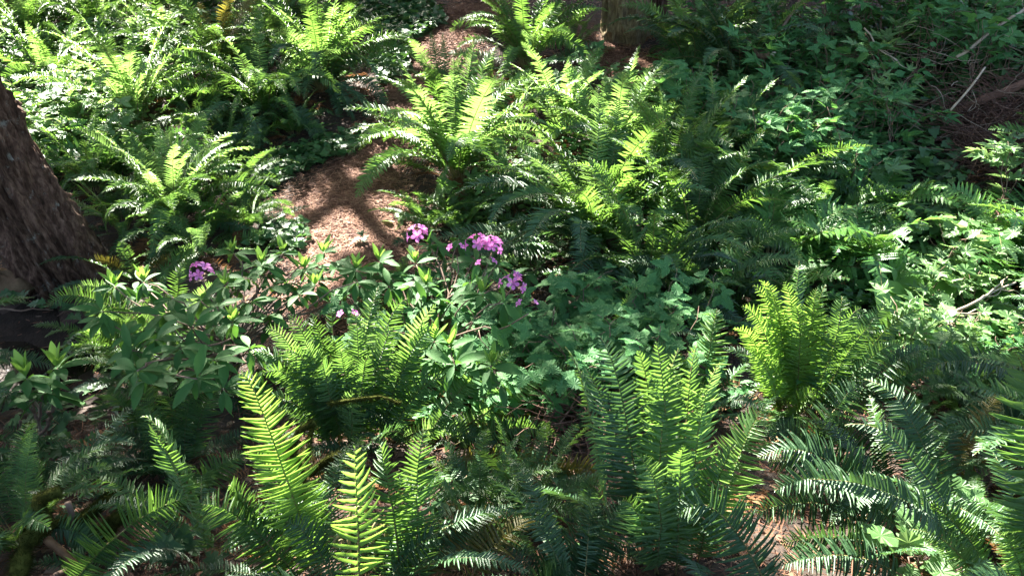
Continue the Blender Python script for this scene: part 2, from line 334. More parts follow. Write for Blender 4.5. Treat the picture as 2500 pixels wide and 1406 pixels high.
def frond_parts(P, hw, npairs, rng, S0=None, roll=0.0, start=.16, prof='sword', jitter=1.0, tilt=18, tmpl=PINNA, wfac=.92, missing=.03):
    """list of (4x4 matrix, template) for the leaflets of a frond along spine points P"""
    P = np.asarray(P, float); n = len(P)
    seg = np.linalg.norm(np.diff(P, axis=0), axis=1); s = np.concatenate([[0], np.cumsum(seg)]); L = s[-1]; s /= L
    T = np.gradient(P, axis=0); T /= np.linalg.norm(T, axis=1)[:, None]
    out = []; pitch = L*(1-start)/npairs
    ph = rng.uniform(0, 6); twist = rng.normal(0, .35)*jitter; ph2 = rng.uniform(0, 6); dmg = rng.uniform(.2, .9) if rng.random() < .35 else 9
    for j in range(npairs):
        for sd in (-1, 1):
            q = start+(1-start)*(j+.25+.5*(sd > 0))/npairs
            u = (q-start)/(1-start)
            if rng.random() < missing*(1 if abs(u-dmg) > .06 else 14): continue
            if prof == 'sword':
                ln = hw*min(1, .60+1.3*u)*(1-max(0, u-.45)**2*2.6) if u < .93 else hw*.34*(1-u)/.07+hw*.06
                ln = max(ln, hw*.07)
            else:
                ln = hw*min(1, .55+2.6*u)*max(.06, (1-u))**.8*1.25
            ln *= 1+rng.normal(0, .08)*jitter+.06*math.sin(ph2+17*u)
            p = np.array([np.interp(q, s, P[:, k]) for k in range(3)])
            t = nrm([np.interp(q, s, T[:, k]) for k in range(3)])
            S = nrm(S0-t*np.dot(S0, t)); Nn = np.cross(t, S)
            ra = roll + twist*u + .14*math.sin(ph2+7*u) + rng.normal(0, .05)*jitter
            S, Nn = S*math.cos(ra)+Nn*math.sin(ra), Nn*math.cos(ra)-S*math.sin(ra)
            phi = R(8+26*u**1.5) + rng.normal(0, .07)*jitter
            up = R(14*math.sin(ph+6*u+sd)) + R(8) + rng.normal(0, .15)*jitter
            X = S*sd*math.cos(phi)+t*math.sin(phi); X = nrm(X*math.cos(up)+Nn*math.sin(up))
            Yv = nrm(t-X*np.dot(t, X)); Z = np.cross(X, Yv)*(1 if sd > 0 else -1)
            if np.dot(Z, Nn) < 0: Z = -Z
            ti = R(rng.normal(tilt, 9*jitter))
            Yv, Z = Yv*math.cos(ti)-Z*math.sin(ti), Z*math.cos(ti)+Yv*math.sin(ti)
            wd = pitch*wfac*(1 if u < .8 else max(.4, 1-(u-.8)*2.5))
            if prof != 'sword': wd = pitch*1.25
            m = np.eye(4); m[:3, 0] = X*ln; m[:3, 1] = Yv*wd; m[:3, 2] = Z*ln*.8; m[:3, 3] = p
            out.append((m, rng.integers(len(tmpl))))
    return out
def join_parts(parts, tmpl):
    V = []; F = []; o = 0
    for m, k in parts:
        tv, tf = tmpl[k]; v = tv@m[:3, :3].T+m[:3, 3]; V.append(v)
        F += [[q+o for q in f] for f in tf]; o += len(v)
    return np.concatenate(V), F
def stalk_geo(P, r0=.0045, r1=.0012, sides=5):
    n = len(P); return tube(P, np.linspace(r0, r1, n), sides, cap=False)
def frond_mesh(name, P, hw, npairs, rng, mat, smat, S0, roll=0., tmpl=PINNA, prof='sword', start=.16, r0=.0045, **kw):
    V, F = join_parts(frond_parts(P, hw, npairs, rng, S0, roll, start, prof, tmpl=tmpl, **kw), tmpl)
    sv, sf = stalk_geo(P, r0); o = len(V)
    return mesh(name, np.concatenate([V, sv]), F+[[q+o for q in f] for f in sf], [mat, smat], [0]*len(F)+[1]*len(sf))

# shared frond shapes: unit length, rooted at the origin, bending towards +X
def spine(a0, a1, p=1.3, lat=0., n=22):
    t = np.linspace(0, 1, n); a = R(a0)+(R(a1)-R(a0))*t**p; az = lat*t**1.5
    d = np.stack([np.cos(a)*np.cos(az), np.cos(a)*np.sin(az), np.sin(a)], 1)
    return np.concatenate([[[0, 0, 0]], np.cumsum((d[1:]+d[:-1])/2, 0)])/(n-1)
SPEC = {'up': (82, 32), 'lean': (71, -8), 'arch': (58, -46), 'droop': (40, -74), 'flat': (24, -22)}
_cache = {}
NV = 8
def shared_frond(kind, var, mat, prof='sword'):
    base = (kind, var, prof)
    if base not in _cache:
        rng = np.random.default_rng(hash((var, len(kind), ord(kind[0]), ord(kind[-1]))) % 9999)
        a0, a1 = SPEC[kind]
        P = spine(a0+rng.normal(0, 5), a1+rng.normal(0, 14), 1.2+rng.uniform(0, .6), rng.normal(0, .3))
        S0 = np.array([0, 1., 0])
        if prof == 'sword':
            me = frond_mesh('frond', P, rng.uniform(.080, .104), int(rng.integers(50, 62)), rng, M['mid'], M['stalk'], S0, roll=rng.normal(0, .25), start=rng.uniform(.1, .2))
        else:
            me = frond_mesh('frond', P, rng.uniform(.22, .28), 17, rng, M['lady'], M['stalk'], S0, roll=rng.normal(0, .2), tmpl=SUBFROND, prof='lady', start=.22, tilt=4, r0=.004)
        _cache[base] = me
    return _cache[base]
def place_frond(parent, kind, mat, az, L, prof='sword', name='frond', rng=RNG, off=.04, dip=0.0):
    me = shared_frond(kind, int(rng.integers(NV)), mat, prof)
    Mx = Matrix.Translation((math.cos(az)*off, math.sin(az)*off, -.02)) @ Matrix.Rotation(az, 4, 'Z') @ Matrix.Rotation(dip, 4, 'Y') @ Matrix.Rotation(float(rng.normal(0, .12)), 4, 'X') @ Matrix.Diagonal((L, L*(1 if rng.random() < .5 else -1), L, 1))
    o = put(name, me, parent, Mx)
    o.material_slots[0].link = 'OBJECT'; o.material_slots[0].material = M[mat]
    if mat == 'dead': o.material_slots[1].link = 'OBJECT'; o.material_slots[1].material = M['stalk_brown']
    return o
def fiddlehead(parent, loc, h, az, rng=RNG):
    P = [(0, 0, z) for z in np.linspace(0, h, 8)]
    for k in range(16):
        a = math.pi - k*.55; r = .035*(1-k/18); P.append((.035-.0+r*math.cos(a)-.0, 0, h+r*math.sin(a)))
    P = np.array(P); V, F = tube(P, np.linspace(.007, .004, len(P)), 6)
    return put('fiddlehead', mesh('fiddlehead', V, F, [M['stalk']]), parent, Matrix.Translation(loc) @ Matrix.Rotation(az, 4, 'Z'))

LAND = [('the mossy trunk', 1512, 60), ('the leaning trunk', 120, 560), ('the slim fallen log', 2420, 240), ('the sawn branch', 1850, 140), ('the tangle of dry brush', 2430, 370), ('the lone shaded frond', 2100, 150), ('the glowing yellow green fern', 1900, 830), ('the wide lacy fern', 1930, 590), ('the brilliantly sunlit fern', 1110, 360), ('the footpath bend', 890, 520), ('the upper path', 1080, 110), ('the big pink blossom cluster', 1200, 610), ('the lowest pink blossom', 1250, 700), ('the pale sunlit dead branch', 2350, 760), ('the bright lobed sapling', 2440, 460), ('the fern with the yellow green crown', 790, 120), ('the tall pale fern at upper left', 300, 220), ('the top left corner', 0, 0), ('the top right corner', 2500, 0), ('the fiddlehead fern', 1500, 320), ('the tall upright sheaf of fronds', 1630, 1050), ('the dense shaded fern', 1625, 430), ('the left edge', 0, 300), ('the top edge', 500, 0), ('the broad fern by the trunk', 430, 470), ('the slender fern in the thicket', 1490, 790), ('the bright broad frond tip', 1755, 770), ('the dark fern under the blossoms', 1140, 700), ('the thin dark twig', 1345, 800), ('the low pair of young rhododendron rosettes', 1080, 850), ('the pale frond reaching right', 1390, 910), ('the bluish fern', 2250, 1080), ('the bare earth at lower right', 2420, 1300), ('the bright curved frond', 600, 950), ('the small left rosette', 70, 920), ('the glowing single frond', 872, 1150), ('the tall leaves by the glowing fern', 2180, 800), ('the cluttered right bank', 2150, 330), ('the lacy sunlit fern', 2110, 590)]
def where(px, py):
    n, x, y = min(LAND, key=lambda l: math.hypot(px-l[1], py-l[2])); dx, dy = px-x, py-y; r = math.hypot(dx, dy)
    far = 'just' if r < 90 else ('a little' if r < 190 else 'well')
    side = ('right of' if dx > 0 else 'left of') if abs(dx) > abs(dy) else ('below' if dy > 0 else 'above')
    return f'{far} {side} {n}'
FERN_GROUP = 'sword ferns on the slope'
def fern(label, px, py, L, mix, mat='mid', mats=None, sector=None, dead=3, prof='sword', fid=0, cat='fern', name=None, group=FERN_GROUP, lift=0.0, seed=None):
    rng = np.random.default_rng(abs(int(px*13+py*7)) if seed is None else seed)
    L *= 1.18; mix = {k: int(round(v*(1.1 if k == 'up' else 1.75))) for k, v in mix.items()}; dead = int(dead*1.5)
    B = at(px, py); B[2] += lift
    root = empty(name or ('sword_fern' if prof == 'sword' else 'lady_fern'), B, label, cat, group)
    n = sum(mix.values()); k = 0; ph = rng.uniform(0, 6)
    for kind in mix:
        m = mix[kind]
        for j in range(m):
            if sector and kind in sector: lo, hi = sector[kind]; az = R(rng.uniform(lo, hi))
            else: az = ph+k*2.399963+rng.normal(0, .25)
            mt = mat if not mats else mats.get(kind, mat)
            if isinstance(mt, tuple): mt = mt[int(rng.integers(len(mt)))]
            place_frond(root, kind, mt, az, L*rng.uniform(.78, 1.08)*(.9 if kind in ('droop', 'flat') else 1), prof, rng=rng); k += 1
    for j in range(dead):
        place_frond(root, 'droop', 'dead', rng.uniform(0, 6.28), L*rng.uniform(.5, .8), 'sword', 'dead_frond', rng=rng, dip=rng.uniform(.1, .5))
    for j in range(fid):
        fiddlehead(root, (rng.normal(0, .05), rng.normal(0, .05), 0), L*rng.uniform(.35, .7), rng.uniform(0, 6))
    return root

# fronds drawn one by one for the near plants: each leaflet its own piece
_pm = {}
def leaflet_mesh(k, mat):
    if (k, mat) not in _pm: _pm[(k, mat)] = mesh('leaflet', PINNA[k][0], PINNA[k][1], [M[mat]])
    return _pm[(k, mat)]
def key_frond(root, base, tip, dy=0.0, arch=.0, hw=.095, npairs=38, mat='mid', roll=None, single=True, start=.12, side=0.3, rng=RNG, **kw):
    B0 = np.array(root.location); B = at(*base); B[2] -= .02
    d = ray(*tip); Tp = CAM+d*((B[1]+dy)/d[1])
    gz = G(Tp[0], Tp[1])+.06
    if Tp[2] < gz: Tp[2] = gz
    dr = rng.uniform(.2, 1.3); Tp = Tp+np.array([0, 0, dr*.09*np.linalg.norm(Tp-B)])
    C = np.array([B[0]+(Tp[0]-B[0])*side, B[1]+(Tp[1]-B[1])*side, B[2]+(Tp[2]-B[2])*.62+arch])
    Lf = np.linalg.norm(Tp-B); hd = nrm(np.array([Tp[1]-B[1], -(Tp[0]-B[0]), 0])+1e-6); C = C+hd*rng.normal(0, .05)*Lf
    npairs = int(npairs*1.18) if npairs > 24 else npairs
    P = bez(B, C, Tp, 26); tt = np.linspace(0, 1, 26); P[:, 2] -= dr*Lf*np.maximum(0, tt-.7)**2; P += hd[None]*(np.sin(tt*4+rng.uniform(0, 6))*.012*Lf*tt)[:, None]; P += np.cumsum(rng.normal(0, .0012, P.shape), 0)
    view = nrm(P[13]-CAM); S0 = nrm(np.cross(P[-1]-P[0], view)); t = nrm(P[-1]-P[0])
    if np.dot(np.cross(t, S0), -view) < 0: S0 = -S0
    P = P-B0
    roll = rng.normal(0, .4) if roll is None else roll
    if single:
        V, F = stalk_geo(P, .005, .0012, 6)
        fr = put('frond', mesh('frond', V, F, [M['stalk']]), root)
        for m, k in frond_parts(P, hw, npairs, rng, S0, roll, start, **kw):
            put('leaflet', leaflet_mesh(k, mat), fr, Matrix(m.tolist()))
    else:
        fr = put('frond', frond_mesh('frond', P, hw, npairs, rng, M[mat], M['stalk'], S0, roll, start=start, **kw), root)
    return fr

# ------------------------------------------------------------------ other leaf shapes
def fan_leaf(outline, centre=(.45, 0), cup=.08, rng=None):
    n = len(outline); V = [(*centre, 0.0)]+[(x, y, cup*(abs(y)*1.2-.25*x*x)+.02*(1 if k % 2 else -1)) for k, (x, y) in enumerate(outline)]
    return np.array(V), [[0, 1+k, 1+(k+1) % n] for k in range(n)]
def lobed(lobes, depth, base=.12):
    """palmate outline: lobes [(angle deg, length)], valleys between"""
    pts = [(0, 0)]
    L = sorted(lobes)
    for k, (a, l) in enumerate(L):
        for da, f in ((-13, .62), (-8, .72), (-6, .70), (0, 1.0), (6, .70), (8, .72), (13, .62)):
            pts.append((base+l*f*math.cos(R(a+da)), l*f*math.sin(R(a+da))))
        if k < len(L)-1:
            b = L[k+1]; am = (a+b[0])/2; lm = min(l, b[1])*depth; pts.append((base+lm*math.cos(R(am)), lm*math.sin(R(am))))
    return pts
MAPLE = fan_leaf(lobed([(-105, .42), (-52, .68), (0, .85), (52, .68), (105, .42)], .45), centre=(.2, 0), cup=.18)
IVY = fan_leaf([(0, 0), (-.10, -.24), (.06, -.50), (.28, -.30), (.42, -.42), (.55, -.22), (1.0, 0), (.55, .22), (.42, .42), (.28, .30), (.06, .50), (-.10, .24)], centre=(.28, 0), cup=.12)
def toothed(n=7, wid=.36):
    side = []
    for k in range(n):
        s = (k+.5)/n; hw = wid*math.sin(math.pi*min(1, s**.72))**.9
        side += [(s-.03, hw*.86), (s+.05, hw*1.06)]
    return [(0, 0)]+[(x, -y) for x, y in side]+[(1.04, 0)]+[(x, y) for x, y in side[::-1]]
OVATE = fan_leaf(toothed(5, .34), cup=.16)
def trifoliate():
    b, f = fan_leaf(toothed(6, .33), cup=.14); V = []; F = []
    for ang, sc, ox in ((0, .62, .38), (78, .5, .34), (-78, .5, .34)):
        c, s = math.cos(R(ang)), math.sin(R(ang)); o = len(V)
        for v in b: V.append((ox+sc*(v[0]*c-v[1]*s), sc*(v[0]*s+v[1]*c), sc*v[2]-.05*abs(s)*v[0]))
        F += [[q+o for q in ff] for ff in f]
    o = len(V); V += [(0, -.008, 0), (.38, -.008, .0), (.38, .008, .0), (0, .008, 0)]; F.append([o, o+1, o+2, o+3])
    return np.array(V), F
TRIF = trifoliate()
ELLIP = blade([(0, .025), (.08, .03), (.18, .10), (.4, .165), (.62, .165), (.82, .11), (.93, .055), (1, 0)], fold=.30, droop=.28)
ELLIP2 = blade([(0, .025), (.08, .03), (.2, .11), (.4, .15), (.62, .15), (.82, .09), (.93, .045), (1, 0)], fold=.45, droop=-.1)
BROAD = blade([(0, .03), (.12, .08), (.28, .19), (.5, .23), (.7, .19), (.87, .11), (1, 0)], fold=.35, droop=.3, wave=.012)
TMPL = {'maple': MAPLE, 'ivy': IVY, 'ovate': OVATE, 'trif': TRIF, 'ellip': ELLIP, 'ellip2': ELLIP2, 'broad': BROAD}
_lm = {}
def leaf_mesh(t, mat):
    if (t, mat) not in _lm: _lm[(t, mat)] = mesh('leaf', TMPL[t][0], TMPL[t][1], [M[mat]], smooth=t in ('ellip', 'ellip2', 'broad'))
    return _lm[(t, mat)]
def orient(p, d, up, sx, sy=None):
    X = nrm(d); Y = np.cross(nrm(up), X)
    Y = nrm(Y) if np.linalg.norm(Y) > 1e-4 else nrm(np.cross([1, .2, 0], X)); Z = np.cross(X, Y); sy = sx if sy is None else sy
    m = np.eye(4); m[:3, 0] = X*sx; m[:3, 1] = Y*sy; m[:3, 2] = Z*sx; m[:3, 3] = p
    return m
def scatter(name, pts, size, tmpl, mats, label, cat, rng=RNG, tilt=.45, zoff=(.02, .12), spin=None):
    """many leaves on the ground as one mass (uncountable cover)"""
    tv, tf = TMPL[tmpl]; n = len(pts)
    sz = size*rng.uniform(.6, 1.3, n); az = rng.uniform(0, 6.283, n)
    X = np.stack([np.cos(az), np.sin(az), rng.normal(-.05, tilt*.7, n)], 1); X /= np.linalg.norm(X, axis=1)[:, None]
    up = np.stack([rng.normal(0, tilt, n), rng.normal(-.15, tilt, n), np.ones(n)], 1)
    Y = np.cross(up, X); Y /= np.linalg.norm(Y, axis=1)[:, None]; Z = np.cross(X, Y)
    Z0 = rng.uniform(zoff[0], zoff[1], n)
    P = np.stack([pts[:, 0], pts[:, 1], g(pts[:, 0], pts[:, 1])+Z0], 1)
    V = P[:, None]+sz[:, None, None]*(tv[None, :, 0:1]*X[:, None]+tv[None, :, 1:2]*Y[:, None]+tv[None, :, 2:3]*Z[:, None])
    k = len(tv); tr = np.array([f for f in tf if len(f) == 3]); F = (tr[None]+(np.arange(n)*k)[:, None, None]).reshape(-1, 3)
    o = put(name, quick_mesh(name, V.reshape(-1, 3), tris=F, mats=[M[mats]])); return tag(o, label, cat, kind='stuff')
def in_poly(poly, n, rng=RNG):
    """n points spread evenly over the ground polygon whose corners are given as photo points"""
    W = np.array([at(*p)[:2] for p in poly]); lo, hi = W.min(0), W.max(0); out = []
    while len(out) < n:
        c = rng.uniform(lo, hi, (n*3, 2)); ins = np.zeros(len(c), bool); j = len(W)-1
        for i in range(len(W)):
            a, b = W[i], W[j]
            cond = ((a[1] > c[:, 1]) != (b[1] > c[:, 1])) & (c[:, 0] < (b[0]-a[0])*(c[:, 1]-a[1])/(b[1]-a[1]+1e-12)+a[0]); ins ^= cond; j = i
        out += list(c[ins])
        if ins.sum() == 0: break
    return np.array(out[:n])

# ------------------------------------------------------------------ trees
def vnoise(a, b, seed=0, per=None):
    """cheap tileable value noise on arrays"""
    r = np.random.default_rng(seed).random((128, 64))
    ia, ib = np.floor(a).astype(int), np.floor(b).astype(int); fa, fb = a-ia, b-ib
    fa = fa*fa*(3-2*fa); fb = fb*fb*(3-2*fb)
    p = min(per or 64, 128)
    A0, A1 = ia % p, (ia+1) % p; B0, B1 = ib % 64, (ib+1) % 64
    return (r[A0, B0]*(1-fa)+r[A1, B0]*fa)*(1-fb)+(r[A0, B1]*(1-fa)+r[A1, B1]*fa)*fb
def trunk_mesh(axis, radii, nth=220, nz=420, ridge=.05, seed=1, mat='bark', plates=13, flare=0.0):
    s = np.linspace(0, 1, nz); ax = np.asarray(axis); u = np.linspace(0, 1, len(ax))
    C = np.stack([np.interp(s, u, ax[:, k]) for k in range(3)], 1); rad = np.interp(s, u, radii)
    th = np.linspace(0, 2*math.pi, nth, endpoint=False)
    TH, SS = np.meshgrid(th, s); H = SS*np.linalg.norm(ax[-1]-ax[0])
    k = TH/(2*math.pi)
    warp = .8*vnoise(k*6, H*1.2, seed+5, 6)
    n1 = vnoise(k*plates*2+warp*1.5, H*2.2+warp, seed, plates*2)
    r1 = 1-np.abs(2*n1-1)                                    # long furrowed ridges
    n2 = vnoise(k*plates*5, H*6+warp*3, seed+1, plates*5); n3 = vnoise(k*plates*9, H*22, seed+2, plates*9)
    lump = vnoise(k*4, H*.9, seed+3, 4)
    fl = flare*np.exp(-H*2.6)*(1+.7*np.sin(5*TH+seed))
    RR = rad[:, None]*(1+.16*(lump-.5)+fl)+ridge*(r1**1.5*1.1-.6)+ridge*.5*(n2-.5)+ridge*.22*(n3-.5)
    V = np.stack([C[:, 0:1]+RR*np.cos(TH), C[:, 1:2]+RR*np.sin(TH), C[:, 2:3]+0*TH], -1).reshape(-1, 3)
    i = np.arange(nz-1)[:, None]*nth; a = i+np.arange(nth)[None]; b = i+(np.arange(nth)[None]+1) % nth
    Q = np.stack([a, b, b+nth, a+nth], -1).reshape(-1, 4)
    return quick_mesh('trunk', V, quads=Q, mats=[M[mat]], smooth=True)
TREES = []                                                   # (root, trunk foot, crown anchor, limbs)
def tree(name, label, foot, lean, h, r, seed, mat='bark', hi=True, flare=.35, plates=13, ridge=.05):
    foot = np.asarray(foot, float); root = empty(name, foot, label, 'tree')
    hs = np.concatenate([np.linspace(-.35, 3, 12), np.linspace(3.5, h, 12)])
    ax = np.stack([lean[0]*hs+.06*np.sin(hs*1.3+seed), lean[1]*hs+.06*np.cos(hs*1.1+seed), hs], 1)
    rad = r*np.interp(hs, [0, 2, h], [1, .9, .25])
    low = hs <= 4.2
    if hi:
        put('trunk', trunk_mesh(ax[low], rad[low], seed=seed, mat=mat, flare=flare, plates=plates, ridge=ridge), root)
        up = np.concatenate([ax[low][-1:], ax[~low]]); ur = np.concatenate([rad[low][-1:], rad[~low]])
        put('upper_trunk', trunk_mesh(up, ur, nth=40, nz=60, seed=seed+9, mat=mat, ridge=.03), root)
    else:
        put('trunk', trunk_mesh(ax, rad, nth=40, nz=90, seed=seed, mat=mat, ridge=.03), root)
    t = dict(root=root, foot=foot, ax=ax, leaf=[]); TREES.append(t); return t
tl = tree('leaning_tree', 'leaning dark reddish brown trunk with furrowed flaky bark', at(172, 668), (-.27, .05), 15, .285, 3, flare=.36, ridge=.12, plates=14)
tr_ = tree('mossy_tree', 'mossy flaky barked tree trunk behind the ferns at the top', at(1512, 92), (.01, .03), 14, .30, 8, mat='bark_moss', flare=.25, plates=9, ridge=.07)
tree('dark_tree', 'dark tree trunk just right of the mossy trunk', at(1588, 72), (.03, .06), 13, .15, 21, mat='bark', flare=.2)
for k, (x, y, ln, r) in enumerate([(-11.5, 9.5, (.02, 0), .35), (-8.2, 18, (0, .02), .25), (-3.6, 18.5, (.01, 0), .25), (3.6, 18.5, (0, 0), .22), (-12.5, 17, (.02, -.01), .4), (7.0, 15.5, (-.02, 0), .4), (11, 9, (-.02, 0), .36), (-4.5, -.6, (.03, .02), .35)]):  # last tree is unseen, added to shade the left foreground
    tree('tall_tree', ['tall brown trunk at the far left beyond the leaning tree', 'tall tree up the slope behind the left ferns', 'tall tree up the slope behind the footpath', 'tall tree up the slope behind the mossy trunk', 'tall tree at the far upper left of the slope', 'tall tree above the leafy right bank', 'tall tree at the far right of the leafy bank', 'unseen tree added left of the viewpoint to shade the foreground'][k],
         (x, y, G(x, y)), ln, 9.0, r, 30+k, hi=False)

# sunflecks: openings in the canopy, each aimed at the spot of ground or plant the photograph shows lit: (photo point, rx, ry in m, height, openness)
FLECKS = [(110, 90, 1.5, 1.1, .4, .75), (330, 60, 1.0, .6, .4, .6), (60, 270, .8, .6, .4, .9), (285, 170, .42, .5, .6, .95), (430, 100, .6, .35, .4, .5),
 (560, 40, .6, .3, .4, .5), (780, 90, .42, .28, .7, .95), (640, 190, .3, .25, .6, .9), (190, 400, .38, .3, .15, .95), (320, 320, .25, .2, .2, .8), (480, 300, .2, .2, .3, .7),
 (360, 430, .33, .22, .6, .95), (420, 570, .30, .2, .4, 1), (540, 575, .22, .16, .3, 1), (630, 530, .35, .2, .4, .95), (480, 420, .25, .15, .6, .8),
 (860, 570, .36, .15, .02, 1), (940, 550, .3, .14, .02, 1), (960, 520, .2, .1, .02, .9), (720, 490, .22, .10, .02, .95), (835, 432, .18, .08, .02, .9), (1075, 125, .35, .22, .02, 1), (950, 370, .2, .22, .02, .8),
 (1140, 90, .22, .12, .4, .95), (1150, 130, .22, .1, .3, .9), (1350, 90, .25, .22, .6, .95), (1110, 300, .55, .42, .6, 1), (1000, 400, .3, .25, .5, .9), (1200, 250, .3, .2, .6, 1), (1080, 200, .3, .22, .6, .6),
 (1390, 180, .25, .3, .5, .9), (1400, 300, .22, .25, .4, .9), (1530, 300, .32, .22, .5, .9), (1480, 420, .28, .2, .1, 1), (1560, 165, .3, .15, .05, 1), (1310, 460, .15, .15, .1, .6),
 (1290, 590, .34, .3, .1, 1), (1320, 670, .22, .14, .05, 1), (1200, 470, .22, .18, .3, .95), (1640, 340, .2, .15, .5, .7), (1780, 20, .25, .15, .6, .9), (1700, 80, .2, .2, .6, .5),
 (430, 760, .26, .2, .35, 1), (210, 765, .22, .05, .05, .8), (280, 800, .2, .08, .25, .9), (200, 700, .16, .12, .4, 1), (230, 860, .16, .12, .3, .9), (560, 640, .3, .18, .3, .6),
 (720, 640, .25, .15, .6, .6), (1020, 640, .2, .14, .7, .9), (1070, 840, .15, .12, .7, .9), (920, 800, .35, .25, .6, .55), (850, 970, .22, .2, .35, .8), (700, 870, .25, .2, .6, .6), (960, 960, .15, .2, .5, .7), (1200, 610, .15, .1, .7, .5),
 (872, 1120, .11, .12, .55, 1), (590, 955, .12, .16, .75, 1), (760, 990, .12, .06, .5, .6), (400, 1050, .08, .1, .5, .5), (1760, 780, .1, .08, .7, .7), (1540, 760, .1, .1, .5, .5),
 (1860, 830, .24, .26, .55, 1), (1960, 880, .2, .2, .5, .9), (1640, 950, .16, .3, .7, .5), (1700, 900, .12, .2, .7, .4), (2140, 600, .3, .22, .2, .9), (2150, 490, .25, .2, .3, .8), (2430, 450, .3, .2, .5, .95), (2390, 530, .2, .2, .3, .8),
 (2310, 720, .45, .25, .3, .95), (2400, 780, .4, .25, .3, 1), (2250, 820, .3, .15, .2, .9), (2030, 690, .2, .12, .2, .9), (2200, 690, .2, .12, .3, .7), (2460, 620, .2, .2, .3, .7),
 (2290, 1330, .36, .26, .15, 1), (2320, 1380, .3, .2, .15, 1), (2400, 1280, .12, .1, .05, .9), (2440, 1130, .06, .12, .5, .8), (1420, 1240, .12, .06, .2, .9), (1110, 1210, .05, .06, .02, .9), (1350, 1090, .06, .05, .1, .6), (1880, 170, .12, .12, .3, .7), (2150, 140, .15, .05, .4, .4),
 (1200, 340, .35, .25, .5, .9), (1300, 350, .25, .2, .4, .8), (1450, 290, .3, .2, .5, .9), (1600, 300, .25, .2, .5, .8), (1560, 410, .25, .18, .4, .8), (1400, 530, .2, .2, .6, .8), (1500, 520, .2, .2, .6, .7), (1580, 560, .15, .15, .6, .7), (1650, 490, .2, .2, .6, .7), (1040, 230, .2, .2, .6, .9),
 (760, 690, .3, .15, .65, .4), (860, 650, .25, .12, .65, .4), (640, 640, .25, .12, .6, .4), (540, 700, .25, .12, .6, .4), (700, 780, .25, .2, .6, .7), (1000, 780, .25, .2, .6, .8), (1090, 730, .2, .2, .5, .7), (800, 840, .2, .25, .5, .7), (340, 200, .25, .3, .6, 1), (1750, 40, .2, .2, .7, .8), (700, 150, .3, .2, .6, .9)]
# openings aimed at single fronds of the near ferns: photo point, base point of the plant, how far behind the base, radius
FROND_FLECKS = [(873, 1130, 880, 1470, .08, .16), (880, 1220, 880, 1470, .05, .12), (600, 960, 790, 1420, .0, .16), (625, 1040, 790, 1420, .0, .12), (1640, 940, 1640, 1370, .08, .2), (1610, 1060, 1640, 1370, .05, .16), (1700, 980, 1670, 1360, .08, .18), (1800, 1110, 1720, 1350, .0, .16), (1650, 1180, 1640, 1370, -.02, .12), (1840, 800, 1920, 1010, .02, .26), (1870, 880, 1920, 1010, .0, .26), (1960, 830, 1945, 1010, .02, .24), (1750, 790, 1700, 1020, .08, .12), (390, 1060, 530, 1370, .03, .09), (1040, 780, 935, 1075, .13, .16), (970, 950, 935, 1075, .05, .14), (700, 830, 830, 1085, .06, .18), (840, 850, 850, 1085, .1, .2), (760, 980, 830, 1090, -.05, .12), (1230, 1000, 1080, 1070, .05, .10), (1080, 1065, 960, 1080, -.03, .08), (1380, 1260, 1060, 1120, -.35, .10), (2450, 1120, 2500, 1480, -.05, .10), (1050, 1120, 1025, 1440, .15, .07)]
E1 = nrm(np.cross(SUN, [0, 0, 1.])); E2 = np.cross(E1, SUN)
FC = [at(f[0], f[1], f[4]) for f in FLECKS]
for f in FROND_FLECKS:
    d = ray(f[0], f[1]); FC.append(CAM+d*((at(f[2], f[3])[1]+f[4])/d[1])); FLECKS.append((0, 0, f[5]*.9, f[5]*.9, 0, 1.0))
_r = np.random.default_rng(404)
for k in range(90):                                          # small chance gaps
    x, y = _r.uniform(-6, 6), _r.uniform(2.2, 12)
    if (x > 1.8 and y > 6.2) or (x < -1.8 and 3.8 < y < 5.8) or (-1.9 < x < -.6 and 6 < y < 9) or (x < -.6 and y < 4.2) or (x > 2.2 and y < 4.6) or (y < 3.4 and _r.random() < .6): continue
    q = _r.uniform(.05, .17); FC.append(np.array([x, y, G(x, y)+.35])); FLECKS.append((0, 0, q, q*1.1, 0, .95))
FC = np.array(FC); FU, FV = FC@E1, FC@E2
FRX = 1.45*np.array([f[2] for f in FLECKS]); FRY = np.array([f[3] for f in FLECKS])*math.sin(SUN_EL)*1.85; FO = np.array([f[5] for f in FLECKS])
